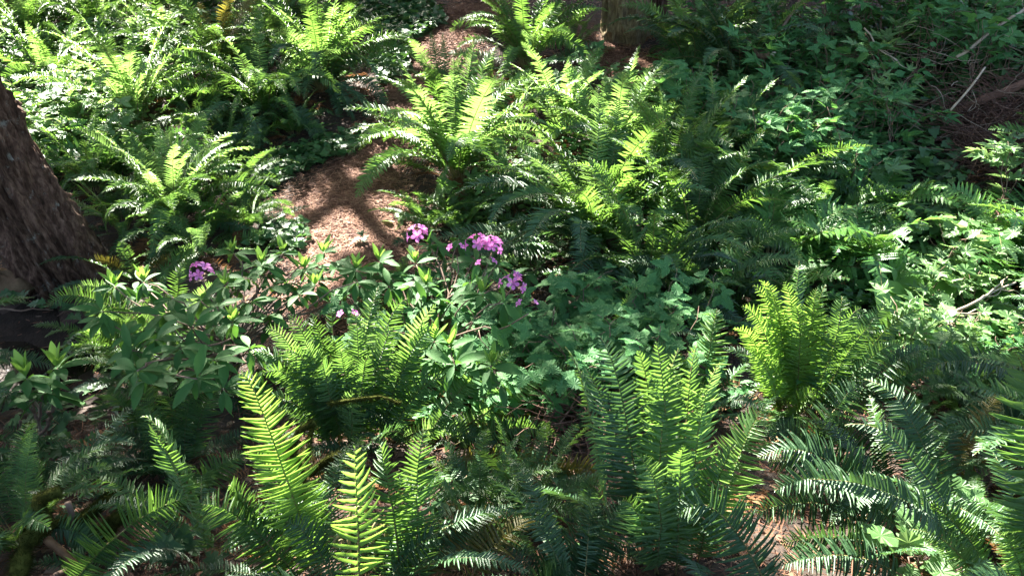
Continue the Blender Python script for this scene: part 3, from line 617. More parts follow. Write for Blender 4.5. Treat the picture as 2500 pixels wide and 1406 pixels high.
def canopy(n=240000, leaf=.07, seed=5):
    rng = np.random.default_rng(seed)
    gx = rng.uniform(-9.5, 9, n); gy = rng.uniform(-1, 15, n); z = 6.2+5.3*rng.random(n)**1.2
    gz = np.clip(g(gx, gy), 0, 2)+.3
    t = (z-gz)/SUN[2]; P = np.stack([gx, gy, gz], 1)+t[:, None]*SUN
    u, v = P@E1, P@E2; keep = np.ones(n, bool)
    wob = .25*np.sin(u*9+3*np.sin(v*7))+.25*np.sin(v*11+2*np.sin(u*8))
    for a, b, rx, ry, o in zip(FU, FV, FRX, FRY, FO):
        d = ((u-a)/(rx+.04))**2+((v-b)/(ry+.04))**2
        keep &= ~((d < 1+wob) & (rng.random(n) < o))
    # the upper left of the slope is only thinly shaded
    thin = sstep(-2.5, -5.5, gx)*sstep(6.5, 9, gy)
    keep &= rng.random(n) > .6*thin
    P = P[keep]
    m_ = 48000; O = np.stack([rng.uniform(-7.5, 1.2, m_), rng.uniform(-2, 3.8, m_), rng.uniform(5.2, 8.5, m_)], 1); P = np.concatenate([P, O]); n = len(P)  # unseen overhead leaves added to cut skylight over the left foreground
    A = np.array([[t['foot'][0]+t['ax'][-6][0], t['foot'][1]+t['ax'][-6][1]] for t in TREES])
    who = np.argmin(((P[:, None, :2]-A[None])**2).sum(2), 1)
    for k, tr in enumerate(TREES):
        Q = P[who == k]; root = tr['root']; m = len(Q); F0 = np.array(root.location)
        if m < 5: continue
        X = rng.normal(0, 1, (m, 3)); X[:, 2] *= .5; X /= np.linalg.norm(X, axis=1)[:, None]
        W = np.cross(X, rng.normal(0, 1, (m, 3))+np.array([0, 0, 1.2])); W /= np.linalg.norm(W, axis=1)[:, None]
        s = leaf*rng.uniform(.7, 1.4, m)[:, None]; Q = Q-F0
        V = np.stack([Q-X*s, Q+W*s*.55, Q+X*s, Q-W*s*.55], 1).reshape(-1, 3)
        c = put('crown', quick_mesh('crown', V, quads=np.arange(4*m).reshape(-1, 4), mats=[M['canopy']]), root); c['kind'] = 'stuff'
        for j in range(8):
            q = Q[rng.integers(m)]; ax = tr['ax']; h = np.clip(q[2]-F0[2]*0-rng.uniform(.5, 2.5), 3.5, ax[-1][2]-.2)
            a0 = np.array([np.interp(h, ax[:, 2], ax[:, 0]), np.interp(h, ax[:, 2], ax[:, 1]), h])
            Vt, Ft = tube(wander(a0, q, 8, .03, .03, rng), np.linspace(.045, .008, 8), 6); put('limb', mesh('limb', Vt, Ft, [M['bark']]), root)
canopy()

# ------------------------------------------------------------------ ferns of the slope
FR, LE, BK = (-150, -30), (110, 250), (20, 160)
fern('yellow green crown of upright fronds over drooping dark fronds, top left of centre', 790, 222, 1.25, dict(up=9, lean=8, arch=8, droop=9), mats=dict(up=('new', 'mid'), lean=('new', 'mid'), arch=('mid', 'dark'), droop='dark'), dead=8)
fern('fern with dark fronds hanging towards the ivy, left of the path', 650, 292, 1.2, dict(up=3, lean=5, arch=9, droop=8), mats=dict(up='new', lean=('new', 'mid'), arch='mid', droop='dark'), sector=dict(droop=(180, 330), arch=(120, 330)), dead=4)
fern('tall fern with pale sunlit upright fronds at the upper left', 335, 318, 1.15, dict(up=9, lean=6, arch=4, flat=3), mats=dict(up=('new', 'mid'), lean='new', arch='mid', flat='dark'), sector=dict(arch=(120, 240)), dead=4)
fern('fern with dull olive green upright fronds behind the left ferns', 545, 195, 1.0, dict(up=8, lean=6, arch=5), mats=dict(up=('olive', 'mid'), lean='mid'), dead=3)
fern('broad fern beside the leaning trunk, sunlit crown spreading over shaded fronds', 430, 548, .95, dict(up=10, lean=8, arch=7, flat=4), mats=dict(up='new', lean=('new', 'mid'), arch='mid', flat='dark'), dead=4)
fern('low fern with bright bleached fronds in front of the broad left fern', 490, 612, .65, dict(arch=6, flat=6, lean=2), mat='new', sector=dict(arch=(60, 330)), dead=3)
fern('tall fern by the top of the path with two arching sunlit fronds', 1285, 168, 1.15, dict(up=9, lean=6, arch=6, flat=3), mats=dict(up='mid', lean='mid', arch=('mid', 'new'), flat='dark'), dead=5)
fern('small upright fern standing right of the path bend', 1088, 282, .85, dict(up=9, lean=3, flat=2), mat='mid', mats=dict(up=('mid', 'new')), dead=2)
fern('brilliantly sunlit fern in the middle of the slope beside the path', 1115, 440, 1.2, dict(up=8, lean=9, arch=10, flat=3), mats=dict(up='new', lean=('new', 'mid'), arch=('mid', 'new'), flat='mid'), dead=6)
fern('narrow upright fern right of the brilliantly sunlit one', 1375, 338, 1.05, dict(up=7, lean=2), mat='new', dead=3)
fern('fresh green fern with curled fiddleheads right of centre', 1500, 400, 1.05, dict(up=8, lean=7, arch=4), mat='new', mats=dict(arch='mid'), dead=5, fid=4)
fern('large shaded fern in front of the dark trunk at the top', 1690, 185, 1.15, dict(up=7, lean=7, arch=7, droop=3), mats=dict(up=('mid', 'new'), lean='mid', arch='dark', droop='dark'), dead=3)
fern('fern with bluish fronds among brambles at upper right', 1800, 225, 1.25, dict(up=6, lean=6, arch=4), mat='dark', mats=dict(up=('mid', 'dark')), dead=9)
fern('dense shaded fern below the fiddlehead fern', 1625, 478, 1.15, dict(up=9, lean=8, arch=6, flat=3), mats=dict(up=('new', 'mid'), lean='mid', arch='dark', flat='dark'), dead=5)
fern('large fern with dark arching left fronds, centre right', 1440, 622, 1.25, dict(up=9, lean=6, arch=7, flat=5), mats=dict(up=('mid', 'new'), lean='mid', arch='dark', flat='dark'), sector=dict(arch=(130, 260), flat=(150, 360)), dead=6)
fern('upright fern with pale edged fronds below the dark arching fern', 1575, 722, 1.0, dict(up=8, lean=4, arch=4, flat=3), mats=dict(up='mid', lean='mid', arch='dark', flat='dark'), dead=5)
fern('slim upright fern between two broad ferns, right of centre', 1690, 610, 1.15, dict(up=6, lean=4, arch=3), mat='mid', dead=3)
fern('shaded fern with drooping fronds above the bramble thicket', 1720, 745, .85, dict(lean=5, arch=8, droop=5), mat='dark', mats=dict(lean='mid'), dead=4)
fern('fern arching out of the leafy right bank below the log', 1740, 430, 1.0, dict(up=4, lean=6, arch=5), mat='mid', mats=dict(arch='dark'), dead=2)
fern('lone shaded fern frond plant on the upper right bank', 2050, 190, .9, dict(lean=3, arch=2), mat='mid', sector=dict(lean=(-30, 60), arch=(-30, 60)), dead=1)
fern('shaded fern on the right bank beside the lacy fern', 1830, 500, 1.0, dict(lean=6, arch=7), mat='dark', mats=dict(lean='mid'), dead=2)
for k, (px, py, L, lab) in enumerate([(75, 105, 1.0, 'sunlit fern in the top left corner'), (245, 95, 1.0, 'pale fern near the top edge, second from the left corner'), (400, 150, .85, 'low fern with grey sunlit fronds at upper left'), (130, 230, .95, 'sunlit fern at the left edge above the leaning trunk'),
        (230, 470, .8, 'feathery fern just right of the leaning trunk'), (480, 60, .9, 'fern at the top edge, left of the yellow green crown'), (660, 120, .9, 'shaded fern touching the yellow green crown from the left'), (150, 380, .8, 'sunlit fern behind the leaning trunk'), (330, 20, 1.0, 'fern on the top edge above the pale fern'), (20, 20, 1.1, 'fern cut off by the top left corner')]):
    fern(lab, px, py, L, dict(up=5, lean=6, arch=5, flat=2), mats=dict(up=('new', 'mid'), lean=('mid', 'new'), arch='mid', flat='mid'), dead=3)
fern('small fern between the path and the three leaved plants', 1130, 560, .5, dict(lean=4, flat=4, arch=2), mat='mid', dead=2)
fern('little fern beside the pink blossoms on the sunny bank', 1230, 650, .45, dict(lean=4, flat=4), mat='new', dead=2)
fern('dark fern at the left edge of the mossy trunk', 1400, 125, .5, dict(up=4, lean=4, arch=3), mat='mid', dead=8)
# filler ferns between the large ones
FILL = [(120, 300), (60, 420), (250, 250), (420, 250), (500, 330), (560, 250), (600, 130), (700, 60), (720, 330), (560, 390), (290, 380), (480, 440), (200, 160), (360, 60), (1190, 230), (1260, 300), (1320, 250), (2010, 560), (1810, 640), (1640, 780), (1760, 120), (1900, 90), (2000, 330), (2180, 560), (600, 560), (1050, 560), (1290, 1250), (2330, 1000), (2420, 1040), (2380, 960), (60, 1330), (300, 560), (580, 470), (330, 885), (270, 850), (430, 930), (380, 960), (520, 960), (1170, 1290)]
for k, (px, py) in enumerate(FILL):
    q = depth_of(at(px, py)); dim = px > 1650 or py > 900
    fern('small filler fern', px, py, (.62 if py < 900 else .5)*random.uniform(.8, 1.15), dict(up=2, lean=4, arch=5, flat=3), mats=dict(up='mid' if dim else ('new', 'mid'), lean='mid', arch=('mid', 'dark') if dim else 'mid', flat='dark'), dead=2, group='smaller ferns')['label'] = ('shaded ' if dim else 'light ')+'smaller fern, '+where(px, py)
# lacy lady ferns
fern('wide lacy fern with shaded triangular fronds on the right', 1870, 660, 1.0, dict(lean=4, arch=4, flat=3), mat='lady', prof='lady', dead=1, group='lacy ferns', sector=dict(lean=(10, 110), arch=(-40, 120), flat=(-60, 60)))
fern('lacy fern with sunlit triangular fronds at right', 2080, 650, .75, dict(lean=5, arch=5, flat=2), mat='lady', prof='lady', dead=1, group='lacy ferns')
fern('small sunlit lacy fern near the dark right bank', 2130, 525, .65, dict(lean=4, arch=4), mat='lady', prof='lady', dead=0, group='lacy ferns')
fern('lacy fern left of the broad fern by the trunk', 340, 440, .75, dict(lean=4, arch=5, flat=2), mat='lady', prof='lady', dead=0, group='lacy ferns')
fern('sunlit lacy fern near the right edge below the brush', 2440, 600, .7, dict(lean=4, arch=5), mat='lady', prof='lady', dead=0, group='lacy ferns')
fern('low lacy fern at the far right edge', 2490, 700, .6, dict(lean=3, arch=5), mat='lady', prof='lady', dead=0, group='lacy ferns')
fern('shaded lacy fern behind the bright right fern', 1880, 760, .6, dict(lean=3, arch=5, flat=3), mat='lady', prof='lady', dead=0, group='lacy ferns')

# ------------------------------------------------------------------ near ferns, frond by frond
NEAR = 'near sword ferns'
def near_fern(label, base, fronds, extra=None, dead=3, L=.75, emat='dark', fid=0, nsingle=5):
    extra = extra or dict(lean=1, arch=3, flat=3, droop=2)
    B = at(*base); rng = np.random.default_rng(int(base[0]*3+base[1]))
    root = empty('sword_fern', B, label, 'fern', NEAR)
    for j, f in enumerate(fronds):
        f = dict(f); b = f.pop('b', base); key_frond(root, b, f.pop('t'), rng=rng, single=j < nsingle, **f)
    for kind, n in extra.items():
        for j in range(n): place_frond(root, kind, emat, rng.uniform(0, 6.28), L*rng.uniform(.75, 1.0), rng=rng)
    for j in range(dead): place_frond(root, 'droop', 'dead', rng.uniform(0, 6.28), L*rng.uniform(.45, .75), 'sword', 'dead_frond', rng=rng, dip=rng.uniform(0, .4))
    for j in range(fid): fiddlehead(root, (rng.uniform(-.12, .12), rng.uniform(0, .2), 0), rng.uniform(.15, .3), rng.uniform(0, 6))
    return root
near_fern('fern at bottom centre with one glowing yellow green frond', (905, 1450), [
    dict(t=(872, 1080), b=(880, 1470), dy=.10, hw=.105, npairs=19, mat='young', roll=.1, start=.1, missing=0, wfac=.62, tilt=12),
    dict(t=(925, 1085), b=(985, 1450), dy=.20, arch=.10, hw=.125, npairs=34, mat='mid', roll=-.2),
    dict(t=(1035, 1055), b=(1025, 1440), dy=.18, hw=.105, npairs=36, mat='mid', roll=.15),
    dict(t=(1225, 1290), b=(1030, 1430), dy=.20, arch=.16, hw=.12, npairs=26, mat='olive', roll=.2),
    dict(t=(1300, 1275), b=(1130, 1440), dy=.22, arch=.10, hw=.09, npairs=26, mat='olive', roll=-.3),
    dict(t=(700, 1275), b=(840, 1460), dy=.1, arch=.1, mat='dark'), dict(t=(980, 1230), b=(930, 1460), dy=.3, mat='mid'), dict(t=(780, 1190), b=(860, 1450), dy=.3, mat='dark')], fid=4, dead=2)
near_fern('fern at lower left with a tall bright curved frond tip', (770, 1420), [
    dict(t=(583, 900), b=(790, 1420), dy=.0, arch=.04, hw=.115, npairs=50, mat='young', roll=.15, side=.45),
    dict(t=(615, 1100), b=(770, 1390), dy=.1, hw=.10, npairs=34, mat='mid', roll=-.2),
    dict(t=(500, 1225), b=(740, 1430), dy=.15, arch=.05, hw=.13, npairs=36, mat='mid', roll=.1),
    dict(t=(560, 1180), b=(700, 1420), dy=.2, arch=.05, mat='mid'), dict(t=(850, 1140), b=(740, 1240), dy=.25, arch=.06, hw=.06, npairs=24, mat='mid')], dead=2)
near_fern('dark fern in the lower left corner region with long spreading fronds', (500, 1370), [
    dict(t=(345, 1005), b=(530, 1370), dy=.05, hw=.085, npairs=40, mat='new', roll=1.15, side=.5),
    dict(t=(365, 1035), b=(525, 1370), dy=-.02, hw=.085, npairs=40, mat='mid', roll=-.9, side=.5),
    dict(t=(455, 1215), b=(150, 1440), dy=.25, arch=.08, hw=.12, npairs=44, mat='mid', roll=.2, side=.45),
    dict(t=(215, 1185), b=(480, 1330), dy=.1, arch=.12, hw=.075, npairs=36, mat='mid', roll=.5, side=.5),
    dict(t=(600, 1105), b=(420, 1260), dy=.35, arch=.08, hw=.10, npairs=32, mat='mid', roll=-.2),
    dict(t=(470, 1130), b=(400, 1250), dy=.3, hw=.07, npairs=26, mat='mid')], dead=3)
near_fern('large bright fern left of centre with many overlapping fronds', (840, 1090), [
    dict(t=(650, 800), b=(820, 1080), dy=.05, arch=.10, mat='new', hw=.12), dict(t=(705, 765), b=(835, 1085), dy=.12, arch=.05, mat='mid', hw=.11),
    dict(t=(1058, 742), b=(935, 1075), dy=.15, hw=.13, npairs=34, mat='new', roll=.1), dict(t=(632, 985), b=(830, 1090), dy=-.1, arch=.2, hw=.085, mat='mid', roll=.3, side=.5),
    dict(t=(720, 930), b=(800, 1090), dy=.0, arch=.1, mat='new', hw=.1),
    dict(t=(760, 770), b=(850, 1085), dy=.15, mat='mid', hw=.11), dict(t=(800, 750), b=(860, 1085), dy=.2, mat='mid', hw=.10), dict(t=(865, 760), b=(870, 1085), dy=.25, mat='mid', hw=.10), dict(t=(920, 700), b=(880, 1080), dy=.35, mat='new', hw=.10),
    dict(t=(1010, 880), b=(930, 1080), dy=.1, mat='new', hw=.09), dict(t=(690, 850), b=(830, 1080), dy=-.1, arch=.12, mat='mid', hw=.11), dict(t=(990, 720), b=(900, 1075), dy=.3, mat='mid', hw=.11), dict(t=(830, 850), b=(850, 1090), dy=-.05, mat='mid', hw=.11), dict(t=(900, 870), b=(880, 1090), dy=0, mat='mid', hw=.1),
    dict(t=(610, 860), b=(810, 1085), dy=.0, arch=.14, mat='mid', hw=.11), dict(t=(740, 830), b=(830, 1085), dy=-.05, arch=.08, mat='new', hw=.11), dict(t=(960, 800), b=(900, 1080), dy=.1, mat='mid', hw=.11), dict(t=(1080, 800), b=(930, 1075), dy=.05, arch=.05, mat='mid', hw=.11), dict(t=(780, 890), b=(840, 1090), dy=-.15, arch=.1, mat='mid', hw=.1), dict(t=(640, 910), b=(820, 1090), dy=-.1, arch=.2, mat='mid', hw=.1), dict(t=(870, 960), b=(860, 1100), dy=-.15, mat='new', hw=.09), dict(t=(1100, 920), b=(950, 1085), dy=-.05, arch=.08, mat='mid', hw=.1)],
    dead=3)
near_fern('fern in the centre foreground with long fronds arching right', (1020, 1100), [
    dict(t=(1460, 1300), b=(1060, 1120), dy=-.45, arch=.12, hw=.085, npairs=44, mat='olive', roll=.2, side=.5),
    dict(t=(1395, 895), b=(1080, 1070), dy=.15, arch=.02, hw=.095, npairs=34, mat='new', roll=-.1, side=.5),
    dict(t=(1375, 1135), b=(1090, 1090), dy=-.1, arch=.16, hw=.075, npairs=44, mat='mid', roll=.1, side=.5),
    dict(t=(1185, 1165), b=(1010, 1060), dy=-.15, arch=.14, hw=.07, npairs=36, mat='dark', roll=-.2, side=.5),
    dict(t=(1160, 1085), b=(960, 1080), dy=-.05, arch=.2, hw=.07, npairs=32, mat='new', roll=.5, side=.5),
    dict(t=(1240, 860), b=(1030, 1100), dy=.1, arch=.04, mat='mid', hw=.085), dict(t=(1330, 1060), b=(1080, 1080), dy=.1, arch=.14, mat='olive', hw=.07), dict(t=(1470, 1240), b=(1330, 1180), dy=-.15, arch=.1, hw=.08, npairs=22, mat='olive')], dead=4)
near_fern('tall upright fern right of bottom centre, fronds standing in a sheaf', (1640, 1370), [
    dict(t=(1605, 835), b=(1625, 1370), dy=.05, hw=.10, npairs=46, mat='mid', roll=.1), dict(t=(1655, 850), b=(1640, 1370), dy=.12, hw=.10, npairs=44, mat='new', roll=-.25),
    dict(t=(1868, 985), b=(1720, 1350), dy=.0, hw=.12, npairs=42, mat='new', roll=.05, side=.45), dict(t=(1380, 850), b=(1480, 1300), dy=.1, hw=.075, npairs=44, mat='mid', roll=1.15, side=.2), dict(t=(1705, 840), b=(1670, 1360), dy=.1, hw=.105, npairs=46, mat='mid', roll=.3),
    dict(t=(1470, 820), b=(1570, 1360), dy=.12, hw=.12, npairs=46, mat='dark', roll=.1), dict(t=(1555, 855), b=(1600, 1360), dy=.05, hw=.09, npairs=44, mat='mid'), dict(t=(1750, 885), b=(1690, 1360), dy=.05, hw=.105, npairs=44, mat='new', roll=.2), dict(t=(1430, 900), b=(1560, 1350), dy=.05, hw=.11, npairs=44, mat='dark'),
    dict(t=(1560, 1110), b=(1600, 1400), dy=-.1, hw=.1, mat='new'), dict(t=(1790, 1080), b=(1700, 1380), dy=.0, hw=.1, mat='mid'), dict(t=(1520, 1220), b=(1610, 1400), dy=-.1, hw=.1, mat='mid'), dict(t=(1660, 1090), b=(1650, 1400), dy=-.12, hw=.09, mat='mid')], dead=4, fid=2)
near_fern('upright fern with a bright broad tip between the bramble and the sheaf', (1690, 1020), [
    dict(t=(1760, 755), b=(1700, 1020), dy=.1, hw=.12, npairs=32, mat='new', roll=.1), dict(t=(1650, 860), b=(1680, 1020), dy=.05, mat='mid'), dict(t=(1820, 880), b=(1720, 1020), dy=.1, mat='dark', hw=.1), dict(t=(1600, 830), b=(1660, 1010), dy=.1, mat='mid', hw=.09)], dead=2, nsingle=2)
near_fern('tall glowing yellow green fern right of centre', (1935, 1010), [
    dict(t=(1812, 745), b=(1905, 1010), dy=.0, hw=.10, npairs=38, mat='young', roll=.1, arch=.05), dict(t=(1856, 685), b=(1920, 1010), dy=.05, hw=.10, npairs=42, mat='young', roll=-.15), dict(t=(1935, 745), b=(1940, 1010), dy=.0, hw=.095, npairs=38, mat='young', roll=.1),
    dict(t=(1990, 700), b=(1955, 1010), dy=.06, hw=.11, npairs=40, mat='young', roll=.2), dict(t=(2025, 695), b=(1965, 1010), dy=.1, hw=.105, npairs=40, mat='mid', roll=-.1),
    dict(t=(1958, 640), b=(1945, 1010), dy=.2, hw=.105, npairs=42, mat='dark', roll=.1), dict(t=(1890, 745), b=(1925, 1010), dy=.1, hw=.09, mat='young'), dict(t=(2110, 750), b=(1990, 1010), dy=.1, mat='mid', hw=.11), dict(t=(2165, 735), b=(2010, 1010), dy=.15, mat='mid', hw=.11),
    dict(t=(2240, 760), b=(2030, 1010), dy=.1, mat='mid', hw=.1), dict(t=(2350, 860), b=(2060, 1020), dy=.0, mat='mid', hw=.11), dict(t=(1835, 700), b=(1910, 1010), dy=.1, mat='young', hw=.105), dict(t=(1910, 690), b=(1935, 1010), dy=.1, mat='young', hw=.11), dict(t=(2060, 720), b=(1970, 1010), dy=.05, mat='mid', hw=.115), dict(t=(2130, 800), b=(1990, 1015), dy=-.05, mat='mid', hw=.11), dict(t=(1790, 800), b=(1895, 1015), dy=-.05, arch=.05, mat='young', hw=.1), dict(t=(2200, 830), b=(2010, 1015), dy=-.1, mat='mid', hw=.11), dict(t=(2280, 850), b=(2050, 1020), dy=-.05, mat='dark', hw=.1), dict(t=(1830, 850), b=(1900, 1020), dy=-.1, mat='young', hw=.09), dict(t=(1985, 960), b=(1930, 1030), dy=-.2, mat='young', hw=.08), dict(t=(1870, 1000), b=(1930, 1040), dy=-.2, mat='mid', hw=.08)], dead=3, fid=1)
near_fern('dark bluish fern at lower right sending long fronds to the left', (2395, 1400), [
    dict(t=(2070, 1045), b=(2400, 1400), dy=.1, arch=.10, hw=.07, npairs=46, mat='dark', roll=.6, side=.5), dict(t=(1970, 1165), b=(2400, 1400), dy=-.02, arch=.22, hw=.085, npairs=50, mat='dark', roll=.5, side=.5),
    dict(t=(2112, 928), b=(2330, 1330), dy=.45, arch=.05, hw=.095, npairs=44, mat='dark', roll=.1), dict(t=(2440, 965), b=(2300, 1200), dy=.3, hw=.08, mat='olive'), dict(t=(2450, 1070), b=(2250, 1120), dy=.1, arch=.06, hw=.085, mat='olive', npairs=30),
    dict(t=(2430, 1150), b=(2260, 1180), dy=.1, arch=.05, hw=.07, mat='olive', npairs=28), dict(t=(2250, 1230), b=(2420, 1420), dy=.05, mat='mid', hw=.07), dict(t=(2230, 1290), b=(2400, 1430), dy=.02, mat='new', hw=.06)], dead=4)
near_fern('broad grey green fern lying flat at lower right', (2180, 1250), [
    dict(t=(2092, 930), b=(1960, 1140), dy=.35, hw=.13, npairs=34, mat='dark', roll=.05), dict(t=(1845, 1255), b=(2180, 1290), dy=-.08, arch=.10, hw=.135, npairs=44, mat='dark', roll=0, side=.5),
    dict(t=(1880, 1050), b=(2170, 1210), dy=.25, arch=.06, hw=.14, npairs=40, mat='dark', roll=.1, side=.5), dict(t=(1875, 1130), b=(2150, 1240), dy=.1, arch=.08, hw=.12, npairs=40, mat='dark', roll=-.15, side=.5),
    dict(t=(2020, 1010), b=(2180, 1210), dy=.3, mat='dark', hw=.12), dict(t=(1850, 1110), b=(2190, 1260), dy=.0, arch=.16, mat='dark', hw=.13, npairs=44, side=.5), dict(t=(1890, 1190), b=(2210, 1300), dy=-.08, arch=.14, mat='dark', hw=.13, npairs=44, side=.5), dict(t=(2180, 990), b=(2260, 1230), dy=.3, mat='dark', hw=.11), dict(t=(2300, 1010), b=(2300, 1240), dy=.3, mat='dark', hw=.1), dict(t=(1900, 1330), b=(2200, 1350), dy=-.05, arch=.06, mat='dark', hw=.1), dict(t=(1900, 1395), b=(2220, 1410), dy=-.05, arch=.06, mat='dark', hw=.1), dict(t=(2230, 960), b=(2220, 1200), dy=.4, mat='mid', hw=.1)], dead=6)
near_fern('tall fern cut off by the right edge of the picture', (2520, 1470), [
    dict(t=(2475, 860), b=(2500, 1480), dy=-.1, hw=.12, npairs=52, mat='mid', roll=.1), dict(t=(2500, 840), b=(2530, 1480), dy=-.15, hw=.12, npairs=50, mat='dark'), dict(t=(2460, 1010), b=(2480, 1470), dy=.1, hw=.1, mat='mid'), dict(t=(2430, 1300), b=(2500, 1480), dy=0, hw=.07, mat='new')], dead=2, nsingle=2)
near_fern('blue grey fern at the bottom edge right of centre', (1420, 1480), [
    dict(t=(1535, 1240), b=(1350, 1470), dy=.3, hw=.14, npairs=38, mat='dark', roll=.1, side=.5), dict(t=(1655, 1265), b=(1890, 1470), dy=.05, arch=.25, hw=.12, npairs=34, mat='dark', roll=.1, side=.55), dict(t=(1470, 1330), b=(1270, 1460), dy=.2, hw=.13, npairs=32, mat='dark', roll=-.1), dict(t=(1400, 1390), b=(1260, 1480), dy=.1, hw=.1, mat='dark')], dead=2)
near_fern('dim fern at left in deep shade below the rhododendron', (420, 1140), [
    dict(t=(258, 965), b=(400, 1130), dy=.1, arch=.08, mat='mid', hw=.11), dict(t=(330, 930), b=(415, 1130), dy=.1, mat='mid', hw=.11), dict(t=(405, 910), b=(430, 1130), dy=.15, mat='mid', hw=.11), dict(t=(475, 940), b=(450, 1130), dy=.1, mat='mid', hw=.1), dict(t=(300, 1150), b=(410, 1160), dy=-.1, arch=.15, mat='dark', hw=.08, npairs=30),
    dict(t=(540, 920), b=(470, 1130), dy=.15, mat='mid', hw=.1), dict(t=(260, 1060), b=(400, 1150), dy=-.05, arch=.1, mat='dark', hw=.1), dict(t=(360, 1000), b=(420, 1150), dy=-.05, mat='mid', hw=.1)], dead=3, nsingle=3)
near_fern('shaded fern frond clump at the left edge of the picture', (150, 1210), [
    dict(t=(-60, 1150), b=(170, 1205), dy=-.05, arch=.14, hw=.12, npairs=36, mat='dark', roll=.1, side=.5), dict(t=(10, 1040), b=(120, 1150), dy=.15, arch=.05, hw=.08, npairs=30, mat='dark'), dict(t=(20, 970), b=(170, 1060), dy=.2, arch=.06, hw=.08, npairs=30, mat='dark')], dead=2, nsingle=2)
near_fern('fern under the rhododendron with sunlit fronds reaching over the mud', (420, 830), [
    dict(t=(112, 748), b=(400, 830), dy=-.15, arch=.28, hw=.10, npairs=42, mat='mid', roll=.1, side=.55), dict(t=(190, 700), b=(400, 810), dy=.05, arch=.2, hw=.09, npairs=36, mat='new', roll=.2, side=.5), dict(t=(180, 885), b=(400, 840), dy=-.3, arch=.35, hw=.10, npairs=40, mat='mid', roll=0, side=.6),
    dict(t=(225, 908), b=(420, 860), dy=-.2, arch=.2, hw=.08, npairs=32, mat='new', roll=.1, side=.5), dict(t=(250, 800), b=(420, 830), dy=-.2, arch=.25, hw=.1, mat='new', side=.5), dict(t=(440, 640), b=(430, 830), dy=.2, mat='mid'), dict(t=(520, 690), b=(440, 830), dy=.1, mat='new'), dict(t=(350, 680), b=(410, 820), dy=.2, mat='new'), dict(t=(480, 760), b=(440, 840), dy=-.05, mat='new'), dict(t=(400, 740), b=(420, 840), dy=-.05, mat='new')], dead=4, nsingle=4)
near_fern('upright dark green fern directly below the pink blossoms', (1145, 800), [
    dict(t=(1085, 640), b=(1115, 800), dy=.0, hw=.085, mat='mid', roll=.1), dict(t=(1125, 650), b=(1135, 800), dy=.05, hw=.09, mat='mid'), dict(t=(1160, 640), b=(1150, 800), dy=.05, hw=.09, mat='mid'), dict(t=(1195, 665), b=(1165, 800), dy=.05, hw=.085, mat='mid'), dict(t=(1060, 690), b=(1120, 800), dy=.05, mat='dark', hw=.08)], dead=2, nsingle=3)
near_fern('slender fern rising through the bramble thicket', (1490, 900), [
    dict(t=(1562, 700), b=(1480, 900), dy=.1, hw=.085, npairs=32, mat='mid', roll=.2), dict(t=(1430, 730), b=(1470, 890), dy=.15, hw=.07, mat='mid'), dict(t=(1620, 760), b=(1500, 900), dy=.1, hw=.08, mat='dark')], dead=1, nsingle=2)
near_fern('pale shaded fern left of the sunny bank under the first blossoms', (950, 790), [
    dict(t=(1000, 620), b=(960, 790), dy=.1, mat='new', hw=.08), dict(t=(900, 640), b=(940, 790), dy=.1, mat='mid', hw=.08), dict(t=(860, 700), b=(930, 800), dy=0, mat='mid', hw=.08), dict(t=(1030, 690), b=(970, 800), dy=0, mat='new', hw=.08)], dead=1, nsingle=2)
near_fern('pale brown green fern at the foot of the leaning trunk', (330, 690), [
    dict(t=(220, 640), b=(330, 690), dy=0, arch=.15, mat='olive', hw=.08, side=.5), dict(t=(300, 590), b=(340, 690), dy=.1, mat='mid', hw=.08), dict(t=(420, 620), b=(350, 690), dy=.05, mat='olive', hw=.08), dict(t=(560, 620), b=(370, 690), dy=.1, arch=.1, mat='new', hw=.08), dict(t=(500, 590), b=(380, 690), dy=.15, mat='new', hw=.08)], dead=6, nsingle=0)

# ------------------------------------------------------------------ shrubs, brambles and broad leaved plants
def shrub(name, label, px, py, h, nleaf, leaf, mat, size, spread=.35, nstem=4, cat='bush', group=None, smat='twig', seed=None, droop=.0, mat2=None):
    rng = np.random.default_rng(int(px*5+py*11) if seed is None else seed)
    if group: label = f'{label}, {where(px, py)}'
    B = at(px, py); root = empty(name, B, label, cat, group)
    tips = []
    for j in range(nstem):
        a = rng.uniform(0, 6.283); rr = spread*rng.uniform(.35, 1.0)
        hh = h*rng.uniform(.6, 1.05)
        P = bez((0, 0, -.05), (rr*.25*math.cos(a), rr*.25*math.sin(a), hh*.7), (rr*math.cos(a), rr*math.sin(a), hh), 10)
        P[1:-1] += rng.normal(0, .012, (8, 3))
        V, F = tube(P, np.linspace(.006, .0022, 10), 5); put('stem', mesh('stem', V, F, [M[smat]]), root); tips.append(P)
    for j in range(nleaf):
        P = tips[j % nstem]; q = .3+.7*math.sqrt((j//nstem+rng.random())/(nleaf/nstem)); q = min(q, 1.0)
        p = np.array([np.interp(q, np.linspace(0, 1, 10), P[:, k]) for k in range(3)])
        a = rng.uniform(0, 6.283); d = np.array([math.cos(a), math.sin(a), rng.normal(.1-droop, .3)])
        p = p + d*size*rng.uniform(.1, .7)*(1 if leaf != 'trif' else .25)
        up = np.array([rng.normal(0, .35), rng.normal(-.2, .35), 1.0])
        s = size*rng.uniform(.65, 1.2)
        mt = mat2 if (mat2 and rng.random() < .3) else mat
        put('leaf', leaf_mesh(leaf, mt), root, Matrix(orient(p, d, up, s).tolist()))
    return root
